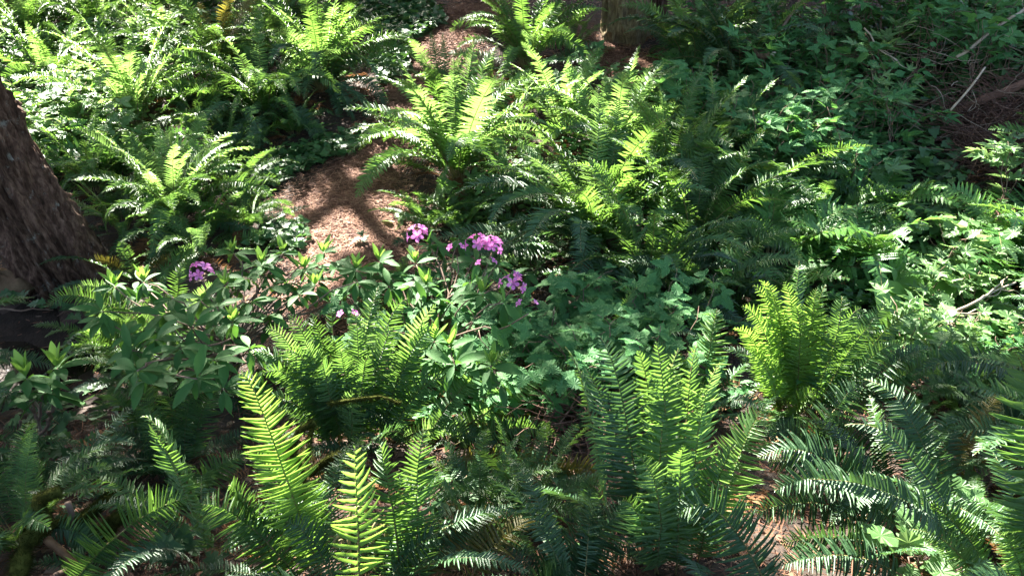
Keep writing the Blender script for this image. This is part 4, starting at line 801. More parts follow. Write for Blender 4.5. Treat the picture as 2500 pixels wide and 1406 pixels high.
# three leaved bramble thicket across the middle
BR = 'bramble plants of the central thicket'
rg = np.random.default_rng(77)
for k, p in enumerate([(930, 850), (1000, 880), (1090, 800), (1150, 860), (1220, 800), (1230, 900), (1290, 850), (1340, 790), (1380, 880), (1430, 830), (1500, 800), (1540, 870), (1600, 820), (1660, 870), (1450, 930), (1340, 960), (1240, 970), (1700, 820), (1580, 930), (1390, 760)]):
    shrub('bramble', 'blue green bramble', p[0], p[1]+55, .55, 34, 'trif', 'bramble', .17, spread=.38, nstem=5, cat='bramble', group=BR)
shrub('bramble', 'single three leaved bramble sprig against the dark bank centre right', 1375, 715, .28, 5, 'trif', 'bramble', .17, .1, 2, 'bramble')
shrub('bramble', 'bramble in deep shade among reddish twigs, right of bottom centre', 1300, 1075, .35, 16, 'trif', 'bramble', .13, .3, 4, 'bramble')
# plants of the sunny bank and beside the path
for k, (px, py, lab) in enumerate([(975, 545, 'broad four leaved plant at the right rim of the path'), (1025, 530, 'bright palmate plant second from the path rim'), (1105, 520, 'leafy plant under the brilliantly sunlit fern'), (1075, 500, 'leafy sprig between the path rim plants')]):
    shrub('woodland_herb', lab, px, py+12, .16, 7, 'ovate', 'maple', .14, .12, 3, 'plant')
for k, p in enumerate([(1270, 440), (1330, 430), (1390, 450), (1310, 490), (1250, 480), (1200, 500), (1370, 500), (1440, 470), (1160, 480)]):
    shrub('bramble', 'bright green bramble', p[0], p[1]+25, .35, 26, 'trif', 'maple', .15, .38, 4, 'bramble', 'brambles right of the sunlit fern')
for k, p in enumerate([(1270, 560), (1320, 580), (1260, 620), (1330, 630), (1290, 660), (1220, 590)]):
    shrub('woodland_herb', 'small sunlit herb', p[0], p[1]+15, .18, 22, 'ovate', 'maple', .09, .25, 4, 'plant', 'sunlit bank plants')
for k, p in enumerate([(1410, 180), (1450, 230), (1500, 210), (1550, 240), (1400, 250), (1600, 250)]):
    shrub('bramble', 'shaded bramble', p[0], p[1]+25, .5, 26, 'trif', 'bramble', .15, .4, 4, 'bramble', 'brambles below the mossy trunk', mat2='maple')
# pale brushy growth at the upper left
for k in range(44):
    px, py = rg.uniform(-40, 640), rg.uniform(5, 420)
    if py > 230 and px > 240: px *= .45
    if k % 5 == 0: px, py = rg.uniform(480, 760), rg.uniform(0, 90)
    shrub('seedling_bush', 'pale '+('small leaved', 'three leaved', 'lobed leaf')[k % 3]+' bush', px, py, rg.uniform(.5, .8), 46, ('ovate', 'trif', 'maple')[k % 3], 'maple' if k % 3 else 'lady', (.12, .17, .13)[k % 3], .5, 5, 'bush', 'pale bushes at upper left', mat2='new')
# leafy bank on the right
for k in range(74):
    px, py = rg.uniform(1640, 2480), rg.uniform(30, 480)
    if px > 2250 and py > 230: px -= 450
    kind = ('trif', 'maple', 'ovate')[k % 3]; big = rg.uniform(.7, 1.5)
    shrub('bank_bush', 'shaded '+('three leaved', 'lobed leaf', 'small leaved')[k % 3]+' bush', px, py+20, rg.uniform(.3, .95), int(40/big), kind, 'maple' if k % 7 == 0 else 'bramble', (.17, .17, .13)[k % 3]*big, .45, 5, 'bush', 'bushes of the right bank')
for k, (px, py) in enumerate([(2010, 60), (2090, 50), (2200, 40), (2270, 60), (2330, 90), (2230, 120), (2150, 80), (2300, 20)]):
    shrub('vine_maple', 'tall vine maple sapling', px, py+80, 1.1, 44, 'maple', 'bramble', .2, .5, 5, 'sapling', 'vine maple saplings at upper right')
shrub('vine_maple', 'bright lobed leaf sapling catching sun at the right edge', 2440, 540, .75, 30, 'maple', 'maple', .20, .3, 4, 'sapling')
for k, p in enumerate([(2300, 640), (2340, 700), (2400, 660), (2270, 720), (2370, 760), (2450, 740), (2250, 860), (2330, 850), (2420, 850), (2200, 880)]):
    shrub('thimbleberry', 'pale sunlit '+('small leaved', 'lobed leaf')[k % 2]+' thimbleberry', p[0], p[1]+20, .4, 22, 'maple' if k % 2 else 'ovate', 'maple', .16, .35, 4, 'bush', 'thimbleberries of the bright patch')
for k, p in enumerate([(1990, 960), (2100, 900), (2180, 960), (2270, 960), (2350, 930), (2430, 900)]):
    shrub('bramble', 'shaded bramble behind the bluish fern', p[0], p[1]+20, .3, 22, 'trif', 'bramble', .14, .35, 4, 'bramble', 'brambles behind the bluish fern')
shrub('bramble', 'bright bramble shoot beside the bare earth at lower right', 2400, 1215, .2, 9, 'trif', 'maple', .13, .14, 3, 'bramble')
shrub('broad_leaf_plant', 'leafy bright plant under the fronds in the lower right sun patch', 2290, 1385, .16, 16, 'ovate', 'maple', .15, .2, 4, 'plant')
shrub('broad_leaf_plant', 'glaring pale leafy plant at the bottom edge right of the bluish fern', 2230, 1400, .14, 14, 'ovate', 'maple', .15, .18, 4, 'plant')
shrub('bramble', 'sunlit bramble at the rim of the lower right sun patch', 2350, 1340, .2, 12, 'trif', 'maple', .15, .16, 3, 'bramble')
# big basal leaves (each rosette one plant)
def rosette(label, px, py, n, size, dirs=None, elev=(.4, .9)):
    rng = np.random.default_rng(int(px+py)); B = at(px, py); root = empty('broad_leaf_plant', B, label, 'plant', 'broad leaved marsh plants')
    for j in range(n):
        a = R(dirs[j]) if dirs else j*2.4+rng.normal(0, .3); e = rng.uniform(*elev)
        d = np.array([math.cos(a)*math.cos(e), math.sin(a)*math.cos(e), math.sin(e)])
        put('leaf', leaf_mesh('broad', 'broad'), root, Matrix(orient((0, 0, 0), d, (d[0]*-.8, d[1]*-.8-.3, 1), size*rng.uniform(.75, 1.15)).tolist()))
rosette('large smooth leaved plant at the left of the bright right patch', 2240, 765, 5, .48, [140, 60, 100, 20, 190])
rosette('large smooth leaved plant catching sun at the right edge', 2440, 810, 5, .42)
rosette('pair of tall smooth leaves rising beside the glowing fern', 2185, 850, 3, .5, [80, 110, 30], (.8, 1.3))
rosette('smooth leaved plant in the shadow below the bright sapling', 2300, 715, 5, .42, [150, 30, 90, 200, 320])

# ------------------------------------------------------------------ rhododendrons
def flower_mesh():
    V = []; F = []
    for k in range(5):
        a = k*2*math.pi/5; c, s = math.cos(a), math.sin(a); o = len(V)
        for r, hw, z in ((.06, .05, 0), (.28, .17, .42), (.62, .33, .62), (.92, .27, .60), (1.05, .08, .54)):
            for q in (-1, 0, 1):
                V.append((c*r-s*hw*q, s*r+c*hw*q, z+.05*abs(q)))
        for j in range(4): b = o+3*j; F += [[b, b+3, b+4, b+1], [b+1, b+4, b+5, b+2]]
    for k in range(5):
        a = k*1.2566+.6; o = len(V); V += [(0, 0, .05), (.25*math.cos(a), .25*math.sin(a), .8), (.28*math.cos(a)+.02, .28*math.sin(a), .82)]; F.append([o, o+1, o+2])
    return mesh('flower', V, F, [M['petal']])
FLOWER = flower_mesh()
def rhododendron(label, base, whorls, flowers, lift=.62, leaf=.148):
    B = at(*base); root = empty('rhododendron', B, label, 'rhododendron', 'rhododendrons'); rng = np.random.default_rng(int(base[0]))
    nodes = [np.array([0, 0, 0.])]
    spots = []
    for wv in whorls:
        lf = wv[3] if len(wv) > 3 else lift; spots.append((at(wv[0], wv[1], lf)-B, wv[2]))
        if len(whorls) > 6: spots.append((at(wv[0]+rng.normal(0, 45), wv[1]+rng.uniform(10, 55), lf-rng.uniform(.05, .2))-B, 0))
    main = []
    for k in range(5):
        c = np.mean([s[0] for s in spots[k::5]], 0)*np.array([.75, .75, .55]); c[2] = max(c[2], .15)
        P = wander((rng.normal(0, .05), rng.normal(0, .05), -.08), c, 9, .07, .0, rng); main.append(P)
        V, F = tube(P, np.linspace(.014, .008, 9), 7); put('branch', mesh('branch', V, F, [M['twig']]), root)
    def whorl(p, fresh, n=9):
        tl_ = rng.normal(0, .35, 2)
        for j in range(n):
            a = j*2.399+rng.normal(0, .25); e = rng.normal(-.08, .30)+tl_[0]*math.cos(a)+tl_[1]*math.sin(a)
            d = np.array([math.cos(a)*math.cos(e), math.sin(a)*math.cos(e), math.sin(e)])
            put('leaf', leaf_mesh('ellip', 'rhodo'), root, Matrix(orient(p+d*.01, d, (rng.normal(0, .25), rng.normal(-.15, .25), 1), leaf*rng.uniform(.6, 1.2)).tolist()))
        if fresh:
            for j in range(6):
                a = j*2.399+rng.normal(0, .2); e = rng.uniform(.7, 1.25)
                d = np.array([math.cos(a)*math.cos(e), math.sin(a)*math.cos(e), math.sin(e)])
                put('young_leaf', leaf_mesh('ellip2', 'rhodo_new'), root, Matrix(orient(p+np.array([0, 0, .015]), d, (-d[0], -d[1], .6), leaf*rng.uniform(.55, .95)).tolist()))
    for p, fr in spots:
        j = min(range(5), key=lambda q: np.linalg.norm(main[q][-1]-p)); a0 = main[j][int(rng.integers(5, 9))]
        V, F = tube(wander(a0, p, 7, .06, .03, rng), np.linspace(.007, .004, 7), 6); put('branch', mesh('branch', V, F, [M['twig']]), root)
        whorl(p, fr)
    for f in flowers:
        p = at(f[0], f[1], lift+.08)-B; n = f[2]; sc = f[3] if len(f) > 3 else .05
        fc = empty('flower_cluster', p); fc.parent = root; fc.location = Vector(p)
        j = min(range(5), key=lambda q: np.linalg.norm(main[q][-1]-p))
        V, F = tube(wander(main[j][-2], p-np.array([0, 0, .03]), 7, .05, .02, rng), np.linspace(.007, .004, 7), 6); put('branch', mesh('branch', V, F, [M['twig']]), root)
        for k in range(n):
            ph = k*2.399; zz = 1-(k+.5)/n*1.05; rr = math.sqrt(max(0, 1-zz*zz)); d = np.array([rr*math.cos(ph), rr*math.sin(ph), zz])
            q = Vector(d).to_track_quat('Z', 'Y').to_matrix().to_4x4()
            put('flower', FLOWER, fc, Matrix.Translation(d*.052*rng.uniform(.75, 1.25)) @ q @ Matrix.Rotation(rng.uniform(0, 6), 4, 'Z') @ Matrix.Scale(sc*rng.uniform(.8, 1.1), 4))
    return root
rhododendron('wide rhododendron at left with one pink blossom and dark leathery leaves', (560, 960), [
    (280, 700, 1), (350, 690, 1), (420, 730, 0), (490, 735, 0), (550, 700, 1), (610, 740, 0), (640, 650, 1), (690, 620, 1), (745, 660, 1), (790, 620, 1), (770, 700, 1), (820, 655, 0), (570, 790, 1), (470, 800, 0), (400, 770, 0), (310, 820, 0), (440, 850, 0), (335, 905, 0), (380, 830, 0), (520, 880, 0), (600, 680, 0), (700, 690, 0), (870, 690, 0), (250, 760, 0), (480, 925, 0), (610, 850, 0), (570, 620, 1), (660, 700, 0), (730, 720, 0), (530, 750, 0)], [(492, 672, 5, .044)])
rhododendron('rhododendron in the middle with several pink blossom clusters', (1010, 930), [
    (925, 640, 1), (1015, 645, 1), (1040, 700, 1), (1070, 600, 0), (1120, 585, 0), (1165, 640, 0), (1210, 650, 0), (1060, 835, 1), (1100, 850, 1), (1140, 880, 0), (1200, 895, 1), (1000, 700, 0), (870, 660, 1), (1110, 890, 0), (1175, 720, 1), (1230, 740, 0), (950, 700, 0), (1050, 600, 0), (1150, 690, 0)], [(1020, 578, 5, .042), (1165, 598, 5, .044), (1200, 608, 7, .044), (1250, 695, 6, .042), (1187, 655, 2, .034), (1290, 755, 2, .028), (850, 782, 2, .028), (1115, 615, 2, .034)])
rhododendron('small rhododendron rosette on a pale stem at the left edge', (85, 1080), [(65, 925, 1, .5), (140, 900, 1, .5), (20, 960, 0, .42), (110, 960, 0, .4)], [], lift=.5, leaf=.17)

# ------------------------------------------------------------------ ivy and other low cover (uncountable), fallen needles
scatter('ivy_cover', in_poly([(820, 0), (1050, 0), (1090, 60), (1010, 110), (990, 190), (930, 210), (880, 60)], 2600), .10, 'ivy', 'ivy', 'dark ivy carpet left of the upper path', 'ivy')
scatter('ivy_cover', in_poly([(600, 400), (760, 360), (900, 320), (915, 340), (850, 385), (730, 430), (630, 480)], 800), .085, 'ivy', 'ivy', 'ivy carpet between the hanging ferns and the path', 'ivy')
scatter('ivy_cover', in_poly([(660, 560), (740, 545), (755, 590), (735, 625), (600, 615)], 220), .075, 'ivy', 'ivy', 'small ivy patch at the left rim of the path', 'ivy')
scatter('ivy_cover', in_poly([(1600, 200), (1700, 60), (2500, 20), (2500, 260), (2300, 300), (2400, 560), (2300, 700), (2050, 620), (1800, 440), (1640, 330)], 8500), .10, 'ivy', 'ivy', 'dark ivy covering the right bank', 'ivy', zoff=(.02, .2))
scatter('ivy_cover', in_poly([(2050, 620), (2500, 600), (2500, 920), (2200, 920), (2000, 800)], 2200), .075, 'ivy', 'ivy', 'small leaved ivy under the bright plants at right', 'ivy')
scatter('low_herbs', in_poly([(-40, 0), (820, 0), (700, 120), (460, 200), (260, 420), (60, 480), (-40, 200)], 5200), .10, 'ovate', 'maple', 'low pale green herbs under the upper left ferns', 'herbs', zoff=(.03, .35))
scatter('low_herbs', in_poly([(1160, 430), (1480, 420), (1560, 560), (1400, 700), (1180, 660), (1100, 540)], 1300), .07, 'ovate', 'maple', 'low green herbs on the sunny bank in the centre', 'herbs', zoff=(.02, .14))
scatter('low_herbs', in_poly([(1340, 300), (1700, 260), (1760, 420), (1600, 560), (1380, 420)], 1100), .08, 'ovate', 'bramble', 'shaded low herbs between the middle ferns', 'herbs', zoff=(.02, .2))
scatter('low_herbs', in_poly([(560, 960), (1300, 960), (1650, 900), (1850, 1000), (1500, 1060), (900, 1060)], 900), .075, 'ovate', 'bramble', 'dark low herbs under the bramble thicket', 'herbs', zoff=(.02, .15))
scatter('ivy_cover', in_poly([(0, 1000), (260, 960), (520, 1120), (420, 1250), (100, 1260)], 240), .075, 'ivy', 'ivy', 'scattered ivy leaves on the dark soil at left', 'ivy')
scatter('ivy_cover', in_poly([(1000, 1180), (1350, 1120), (1500, 1300), (1350, 1400), (1000, 1400)], 110), .075, 'ivy', 'ivy', 'ivy scattered on the dark soil at bottom centre', 'ivy')
def ivy_plant(label, px, py, n, size, spread=.12):
    rng = np.random.default_rng(int(px*3+py)); B = at(px, py); root = empty('ivy_plant', B, label, 'ivy')
    V, F = tube(wander((-spread, 0, .01), (spread, .03, .03), 8, .08, .02, rng), .003, 5); put('stem', mesh('stem', V, F, [M['twig']]), root)
    for j in range(n):
        a = rng.uniform(0, 6.28); p = np.array([rng.uniform(-spread, spread), rng.uniform(-spread*.6, spread*.6), rng.uniform(.04, .14)])
        put('leaf', leaf_mesh('ivy', 'ivy'), root, Matrix(orient(p, (math.cos(a), math.sin(a), -.2), (rng.normal(0, .3), rng.normal(-.4, .3), 1), size*rng.uniform(.7, 1.2)).tolist()))
ivy_plant('glossy ivy on the dark soil at bottom centre, between the arching fronds', 1205, 1245, 16, .10, .16)
ivy_plant('two bright ivy leaves beside the broken stick at bottom left', 205, 1345, 3, .10, .05)
ivy_plant('ivy with bright leaves at the bottom edge, left of centre', 480, 1360, 9, .10, .15)
ivy_plant('ivy sprig on the bottom edge left of the bright ivy', 370, 1390, 4, .10, .06)
ivy_plant('small ivy sprig lying on the sunlit path', 885, 600, 5, .10, .09)
ivy_plant('pale ivy leaves on the sunlit mud by the trunk', 150, 775, 12, .08, .2)
ivy_plant('ivy at the foot of the leaning trunk', 70, 735, 6, .08, .12)

def needles(name, pts, label, cat='needles', ln=.05, wd=.0022, mat='needle', zmax=.015, rng=RNG):
    n = len(pts); a = rng.uniform(0, 6.283, n); l = ln*rng.uniform(.5, 1.3, n)
    d = np.stack([np.cos(a)*l, np.sin(a)*l, rng.normal(0, .12, n)*l], 1); s = np.stack([-np.sin(a), np.cos(a), rng.normal(0, .4, n)], 1)*wd
    P = np.stack([pts[:, 0], pts[:, 1], g(pts[:, 0], pts[:, 1])+.018+rng.uniform(0, zmax, n)], 1)
    V = np.stack([P-d-s, P+d-s, P+d+s, P-d+s], 1).reshape(-1, 3)
    o = put(name, quick_mesh(name, V, quads=np.arange(4*n).reshape(-1, 4), mats=[M[mat]])); return tag(o, label, cat, kind='stuff')
def along(pts, widths, n, rng=RNG):
    pts = np.array(pts); s = np.linspace(0, 1, len(pts)); ds = np.concatenate([[0], np.cumsum(np.linalg.norm(np.diff(pts, axis=0), axis=1))]); u = np.interp(rng.uniform(0, ds[-1], n), ds, s)
    c = np.stack([np.interp(u, s, pts[:, 0]), np.interp(u, s, pts[:, 1])], 1); w_ = np.interp(u, s, widths)
    return c+rng.normal(0, .62, (n, 2))*w_[:, None]
needles('fallen_needles', along(PATH, PATH_W, 46000), 'reddish brown fallen needles covering the footpath')
needles('mud_debris', np.stack([RNG.uniform(-5.6, -2.3, 900), 4.8+RNG.normal(0, .45, 900)], 1), 'small dark bits of stalk and needle lying on the wet mud', 'debris', ln=.03, wd=.003, mat='litter_dark')
needles('fallen_needles', along(SIDE, [.4, .5, .5, .4], 6000), 'reddish needles on the bare patch below the mossy trunk')
allpts = np.stack([RNG.uniform(-7, 7, 60000), 1.6+11.5*RNG.random(60000)**1.3], 1)
mudm = (allpts[:, 0] < -2.4) & (np.abs(allpts[:, 1]-4.8) < .85)
needles('fallen_needles', allpts[~mudm], 'dry needles and stalk bits strewn over the whole forest floor', ln=.05, wd=.0022, mat='litter_dark')
lp = np.stack([RNG.uniform(-6, 6, 4200), 1.6+10*RNG.random(4200)], 1); lp = lp[~((lp[:, 0] < -2.4) & (np.abs(lp[:, 1]-4.8) < .85))]
scatter('leaf_litter', lp, .055, 'ovate', 'litter_leaf', 'dead brown leaves strewn under the plants', 'leaf litter', zoff=(.005, .03), tilt=.25)

# ------------------------------------------------------------------ sticks, logs, brush, mossy limbs, boulder
def stick(name, label, a, b, r0, r1, mat='twig', amp=.03, cat='stick', n=10, sides=8, la=.05, lb=.05, forks=0, dy=None, group=None, sag=0.):
    A = at(a[0], a[1], la); Bp = at(b[0], b[1], lb)
    if dy is not None:
        d = ray(*b); Bp = CAM+d*((A[1]+dy)/d[1])
    rng = np.random.default_rng(int(a[0]+a[1]*3)); P = wander(A, Bp, n, amp, sag, rng)-A
    root = empty(name, A, label, cat, group)
    V, F = tube(P, np.linspace(r0, r1, n)*(1+rng.normal(0, .06, n)), sides); put('stem', mesh('stem', V, F, [M[mat]]), root)
    for k in range(forks):
        i = int(rng.integers(2, n-1)); d = nrm(P[-1]-P[0])+rng.normal(0, .55, 3); L = np.linalg.norm(P[-1])*rng.uniform(.2, .45)
        V, F = tube(wander(P[i], P[i]+nrm(d)*L, 6, .08, 0, rng), np.linspace(r1*1.1, r1*.4, 6), 5); put('side_twig', mesh('side_twig', V, F, [M[mat]]), root)
    return root, P
stick('fallen_log', 'slim reddish brown log slanting down from the right edge', (2325, 275), (2540, 190), .036, .042, 'twig_red', .015, 'log', la=.2, lb=.45)
r_, P_ = stick('sawn_branch', 'dark branch with a pale sawn end at upper right', (1790, 120), (1888, 136), .05, .045, 'twig', .01, 'branch', la=.45, lb=.62)
e_ = P_[-1]; d_ = nrm(P_[-1]-P_[-2]); V, F = tube([e_, e_+d_*.012], [.044, .042], 12); put('sawn_end', mesh('sawn_end', V, F, [M['wood_cut']]), r_)
stick('leaning_pole', 'thin dark pole leaning up to the top edge beside the sawn branch', (1880, 120), (1960, -10), .022, .018, 'twig', .01, 'pole', la=.55, dy=.2)
stick('long_stick', 'long ochre stick crossing the upper right corner', (2335, 140), (2510, 15), .016, .014, 'twig_pale', .015, la=.5, dy=.3)
stick('long_stick', 'thin grey stick in the right bank above the slim log', (2320, 270), (2405, 165), .012, .008, 'twig_pale', .02, la=.5, dy=.2)
stick('crossing_twig', 'curved grey twig near the right edge of the upper bank', (2380, 105), (2510, 110), .008, .006, 'twig_pale', .05, la=.2, lb=.2, sag=.1)
stick('crossing_twig', 'dark twig crossing the long ochre stick', (2340, 110), (2440, 210), .008, .006, 'twig', .03, la=.3, lb=.2)
stick('dead_branch', 'pale sunlit dead branch lying in the bright patch at right', (2190, 840), (2480, 690), .012, .007, 'twig_pale', .02, 'branch', la=.12, lb=.35, forks=4)
stick('dead_branch', 'second pale branch beside the sunlit dead branch', (2240, 830), (2400, 745), .010, .006, 'twig_pale', .03, 'branch', la=.1, lb=.25, forks=2)
stick('dead_branch', 'pale forked twig rising at the upper right bank', (2110, 70), (2190, 150), .009, .006, 'twig_pale', .04, 'branch', la=.8, lb=.6, forks=3)
stick('broken_stick', 'reddish broken stick lying at bottom left', (115, 1315), (190, 1385), .016, .014, 'stalk_brown', .01, la=.14, lb=.04)
stick('broken_stick', 'thin stick crossing under the reddish broken stick', (135, 1405), (215, 1368), .012, .009, 'twig', .02)
stick('curved_stem', 'bare curved brown stem at lower left', (165, 1225), (190, 1335), .012, .010, 'twig', .05, 'stem', la=.25, lb=.03)
stick('pale_twig', 'pale forked twig under the small rhododendron at left', (75, 955), (88, 1080), .009, .007, 'twig_pale', .05, la=.4, lb=.0, forks=2)
stick('root_vine', 'thin pale root stretched across the foot of the leaning trunk', (-10, 722), (215, 655), .007, .006, 'twig_pale', .02, 'root', la=.05, lb=.12)
stick('root_vine', 'thin dark root along the rim of the mud', (-10, 757), (130, 757), .008, .006, 'twig', .02, 'root', la=.03, lb=.03)
stick('pale_twig', 'short pale stick by the bare earth at lower right', (2365, 1240), (2430, 1252), .012, .010, 'twig_pale', .01, la=.05, lb=.05)
stick('bare_twig', 'thin dark twig standing above the bramble thicket', (1330, 860), (1355, 750), .005, .003, 'twig', .02, la=.1, dy=.05)
stick('bare_twig', 'thin dark twig right of the first one in the bramble thicket', (1500, 850), (1520, 770), .005, .003, 'twig', .02, la=.2, dy=.05)
# tangle of dry brush at the right edge
def brush(label, poly, n, ln, hgt, mat, seed=3):
    rng = np.random.default_rng(seed); pts = in_poly(poly, n, rng); V = []; F = []
    for p in pts:
        a = rng.uniform(0, 6.28); z = G(p[0], p[1])+rng.uniform(0, hgt); L = ln*rng.uniform(.4, 1.2); e = rng.normal(0, .35)
        A = np.array([p[0], p[1], z]); B = A+L*np.array([math.cos(a)*math.cos(e), math.sin(a)*math.cos(e), math.sin(e)])
        B[2] = max(B[2], G(B[0], B[1])+.02)
        v, f = tube(wander(A, B, 6, .06, rng.normal(0, .06), rng), np.linspace(.0045, .0018, 6), 3, cap=False); o = len(V); V += v; F += [[q+o for q in ff] for ff in f]
    o = put('dry_brush', mesh('dry_brush', V, F, [M[mat]])); return tag(o, label, 'brush', kind='stuff')
brush('tangle of dry reddish brown twigs at the right edge', [(2280, 290), (2520, 230), (2540, 480), (2420, 480), (2330, 420)], 900, .55, .35, 'twig_red')
brush('fine pale twigs lying over the dry brush at the right edge', [(2200, 160), (2520, 120), (2540, 420), (2320, 380)], 90, .8, .5, 'twig_pale', 4)
brush('dry brown stalks poking out of the right bank', [(1750, 120), (2300, 80), (2280, 420), (1850, 430)], 240, .55, .55, 'twig_red', 14)
brush('small heap of dry twigs below the bright sapling', [(2340, 540), (2440, 530), (2430, 580), (2340, 590)], 140, .3, .15, 'twig_red', 5)
brush('reddish dead stems under the central foreground ferns', [(1280, 1010), (1500, 1000), (1480, 1130), (1300, 1120)], 220, .35, .25, 'twig_red', 6)
brush('dead stems and roots under the ferns right of centre', [(1400, 600), (1600, 640), (1700, 760), (1500, 740), (1300, 700)], 420, .35, .15, 'twig_red', 7)
brush('hanging dead roots below the sawn branch', [(1790, 190), (1890, 170), (1890, 220), (1800, 230)], 260, .45, .35, 'twig_red', 8)
brush('dry twigs strewn through the upper left growth', [(0, 0), (700, 0), (500, 200), (100, 350)], 160, .6, .4, 'twig_pale', 9)
# mossy limbs
def mossy(label, pts, r, fuzz=5200):
    r *= .66
    W = [at(p[0], p[1], p[2]) for p in pts]; A = W[0].copy(); rng = np.random.default_rng(int(pts[0][0]*7+pts[0][1])); W = np.array(W)-A
    u = np.linspace(0, 1, len(W)); t = np.linspace(0, 1, 34); P = np.stack([np.interp(t, u, W[:, k]) for k in range(3)], 1)
    k = np.hanning(7); k /= k.sum(); P = np.stack([np.convolve(np.pad(P[:, q], 3, mode='edge'), k, 'valid') for q in range(3)], 1)
    rad = np.linspace(r, r*.6, 34)*(1+.22*np.sin(t*31+rng.uniform(0, 6))*.5+rng.normal(0, .09, 34))
    root = empty('mossy_limb', A, label, 'branch', 'moss covered limbs'); V, F = tube(P, rad, 10); put('limb', mesh('limb', V, F, [M['moss']]), root)
    i = rng.integers(0, 33, fuzz); f = rng.random(fuzz)[:, None]; C = P[i]*(1-f)+P[i+1]*f; d = rng.normal(0, 1, (fuzz, 3)); T = P[i+1]-P[i]; T /= np.linalg.norm(T, axis=1)[:, None]
    d -= T*(d*T).sum(1)[:, None]; d /= np.linalg.norm(d, axis=1)[:, None]; s = C+d*rad[i][:, None]*.9; l = rng.uniform(.006, .028, fuzz)[:, None]
    tip = s+d*l+rng.normal(0, .006, (fuzz, 3))+np.array([0, 0, -.004]); sw = np.cross(d, T)*.0012
    m = put('moss', quick_mesh('moss', np.stack([s-sw, s+sw, tip], 1).reshape(-1, 3), tris=np.arange(3*fuzz).reshape(-1, 3), mats=[M['moss']]), root); m['kind'] = 'stuff'
mossy('mossy limb rising from the bottom left corner and bending right', [(40, 1430, .0), (60, 1330, .12), (110, 1270, .22), (90, 1220, .3), (150, 1195, .34)], .05)
mossy('mossy limb running right across the dark soil at lower left', [(60, 1300, .1), (120, 1280, .16), (190, 1275, .14), (250, 1225, .16), (300, 1190, .16)], .035)
mossy('bright mossy stub among the fronds at lower left', [(240, 1330, .05), (255, 1295, .12), (290, 1260, .18), (320, 1240, .2)], .05)
mossy('mossy forked limb behind the curved bright frond', [(740, 1230, .0), (735, 1150, .22), (710, 1100, .36), (730, 1050, .46), (770, 1030, .5)], .034)
mossy('thinner mossy fork beside the forked limb', [(740, 1140, .2), (755, 1090, .34), (760, 1040, .42)], .022, 1400)
mossy('mossy limb lying to the right of the forked limb', [(750, 1160, .14), (800, 1120, .2), (850, 1105, .2)], .03)
mossy('thin mossy branch in the middle of the large bright fern', [(800, 985, .4), (870, 975, .45), (930, 968, .48), (980, 985, .45)], .016, 1600)
# earth boulder at the left edge
bm_v = []; nb, mb = 26, 18
Bc = at(15, 712)
for a in range(mb):
    for b in range(nb):
        th = math.pi*a/(mb-1); ph = 2*math.pi*b/nb
        r = 1+.14*math.sin(3*ph+2*th)+.09*math.sin(5*ph-3*th)+.05*math.sin(9*ph+7*th)
        bm_v.append((.24*r*math.sin(th)*math.cos(ph), .18*r*math.sin(th)*math.sin(ph), .13*r*math.cos(th)+.04))
i = (np.arange(mb-1)[:, None]*nb); a_ = i+np.arange(nb)[None]; b_ = i+(np.arange(nb)[None]+1) % nb
bo = put('boulder', quick_mesh('boulder', bm_v, quads=np.stack([a_, b_, b_+nb, a_+nb], -1).reshape(-1, 4), mats=[M['rock']], smooth=True), loc=Bc)
tag(bo, 'rounded tan earth boulder left of the leaning trunk', 'boulder')

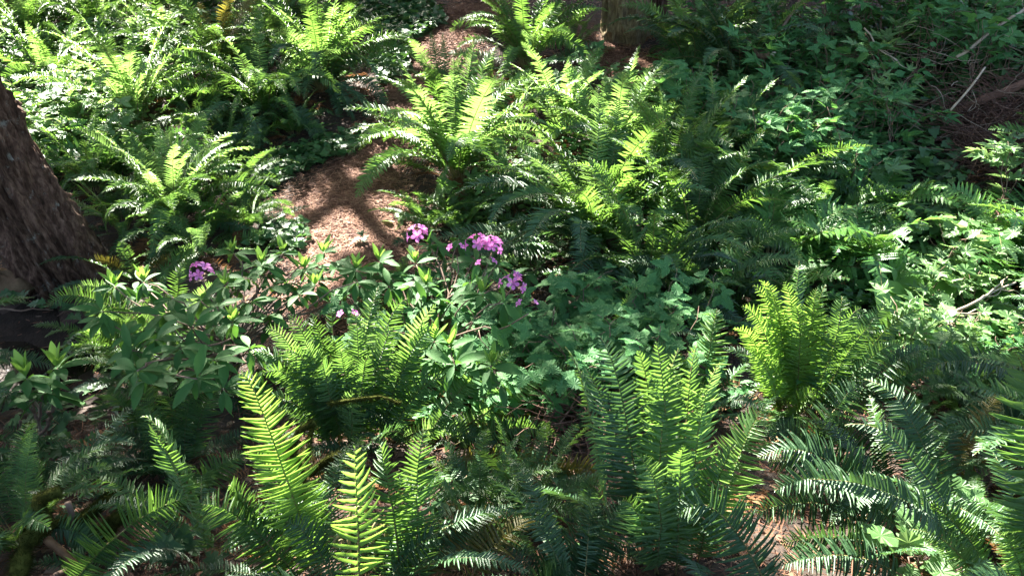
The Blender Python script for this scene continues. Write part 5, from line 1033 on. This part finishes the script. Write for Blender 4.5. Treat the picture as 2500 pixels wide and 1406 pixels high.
# fallen dead fronds lying under the plants
def dead_litter(n=420, seed=12):
    rng = np.random.default_rng(seed); tm = [blade([(0, .35), (.5, .3), (1, 0)], fold=.2, droop=.2)]; VV = []; FF = []; o = 0
    for k in range(n):
        x, y = rng.uniform(-6.5, 6), 1.8+10*rng.random()
        if x < -2.2 and abs(y-4.8) < .9: continue
        if min(math.hypot(x-p[0], y-p[1]) for p in PATH) < .55: continue
        a = rng.uniform(0, 6.28); L = rng.uniform(.3, .7); t = np.linspace(-.5, .5, 9)[:, None]*L
        P = np.array([x, y, 0])+t*np.array([math.cos(a), math.sin(a), 0])+np.array([-math.sin(a), math.cos(a), 0])*(t*t)*rng.normal(0, .8)
        P[:, 2] = g(P[:, 0], P[:, 1])+.03+rng.uniform(0, .08)
        V, F = join_parts(frond_parts(P, L*.09, 26, rng, np.array([-math.sin(a), math.cos(a), .2]), rng.normal(0, .5), .1, jitter=2.2, tmpl=tm, missing=.2), tm)
        VV.append(V); FF += [[q+o for q in f] for f in F]; o += len(V)
    ob = put('dead_fronds', mesh('dead_fronds', np.concatenate(VV), FF, [M['dead']])); tag(ob, 'dead brown fronds littering the ground under the ferns', 'dead fronds', kind='stuff')
dead_litter()

# the same growth goes on beyond both edges of the picture
scatter('ivy_cover', in_poly([(2500, 0), (3300, 0), (3300, 900), (2500, 900)], 6500), .10, 'ivy', 'ivy', 'ivy carpet going on beyond the right edge', 'ivy', zoff=(.02, .25))
scatter('low_herbs', in_poly([(2520, 900), (3200, 900), (3200, 1480), (2560, 1480)], 1500), .09, 'ovate', 'bramble', 'shaded herbs beyond the lower right edge', 'herbs', zoff=(.02, .2))
scatter('low_herbs', in_poly([(-700, 0), (-30, 0), (-30, 480), (-700, 600)], 4000), .10, 'ovate', 'maple', 'pale herbs going on beyond the left edge', 'herbs', zoff=(.03, .3))
for k, (px, py) in enumerate([(2620, 700), (2760, 950), (2720, 1270), (2610, 480), (2900, 800), (2660, 1110), (2800, 300), (2880, 1120), (-170, 480), (-320, 300), (-220, 1010), (-380, 1230)]):
    fern('fern', px, py, .9, dict(up=4, lean=5, arch=5, flat=3), mats=dict(up='mid', lean='mid', arch='dark', flat='dark'), dead=3, group='ferns beyond the edges')['label'] = ['first', 'second', 'third', 'fourth', 'fifth', 'sixth', 'seventh', 'eighth', 'ninth', 'tenth', 'eleventh', 'twelfth'][k]+' fern beyond the '+('right' if px > 0 else 'left')+' edge of the picture'
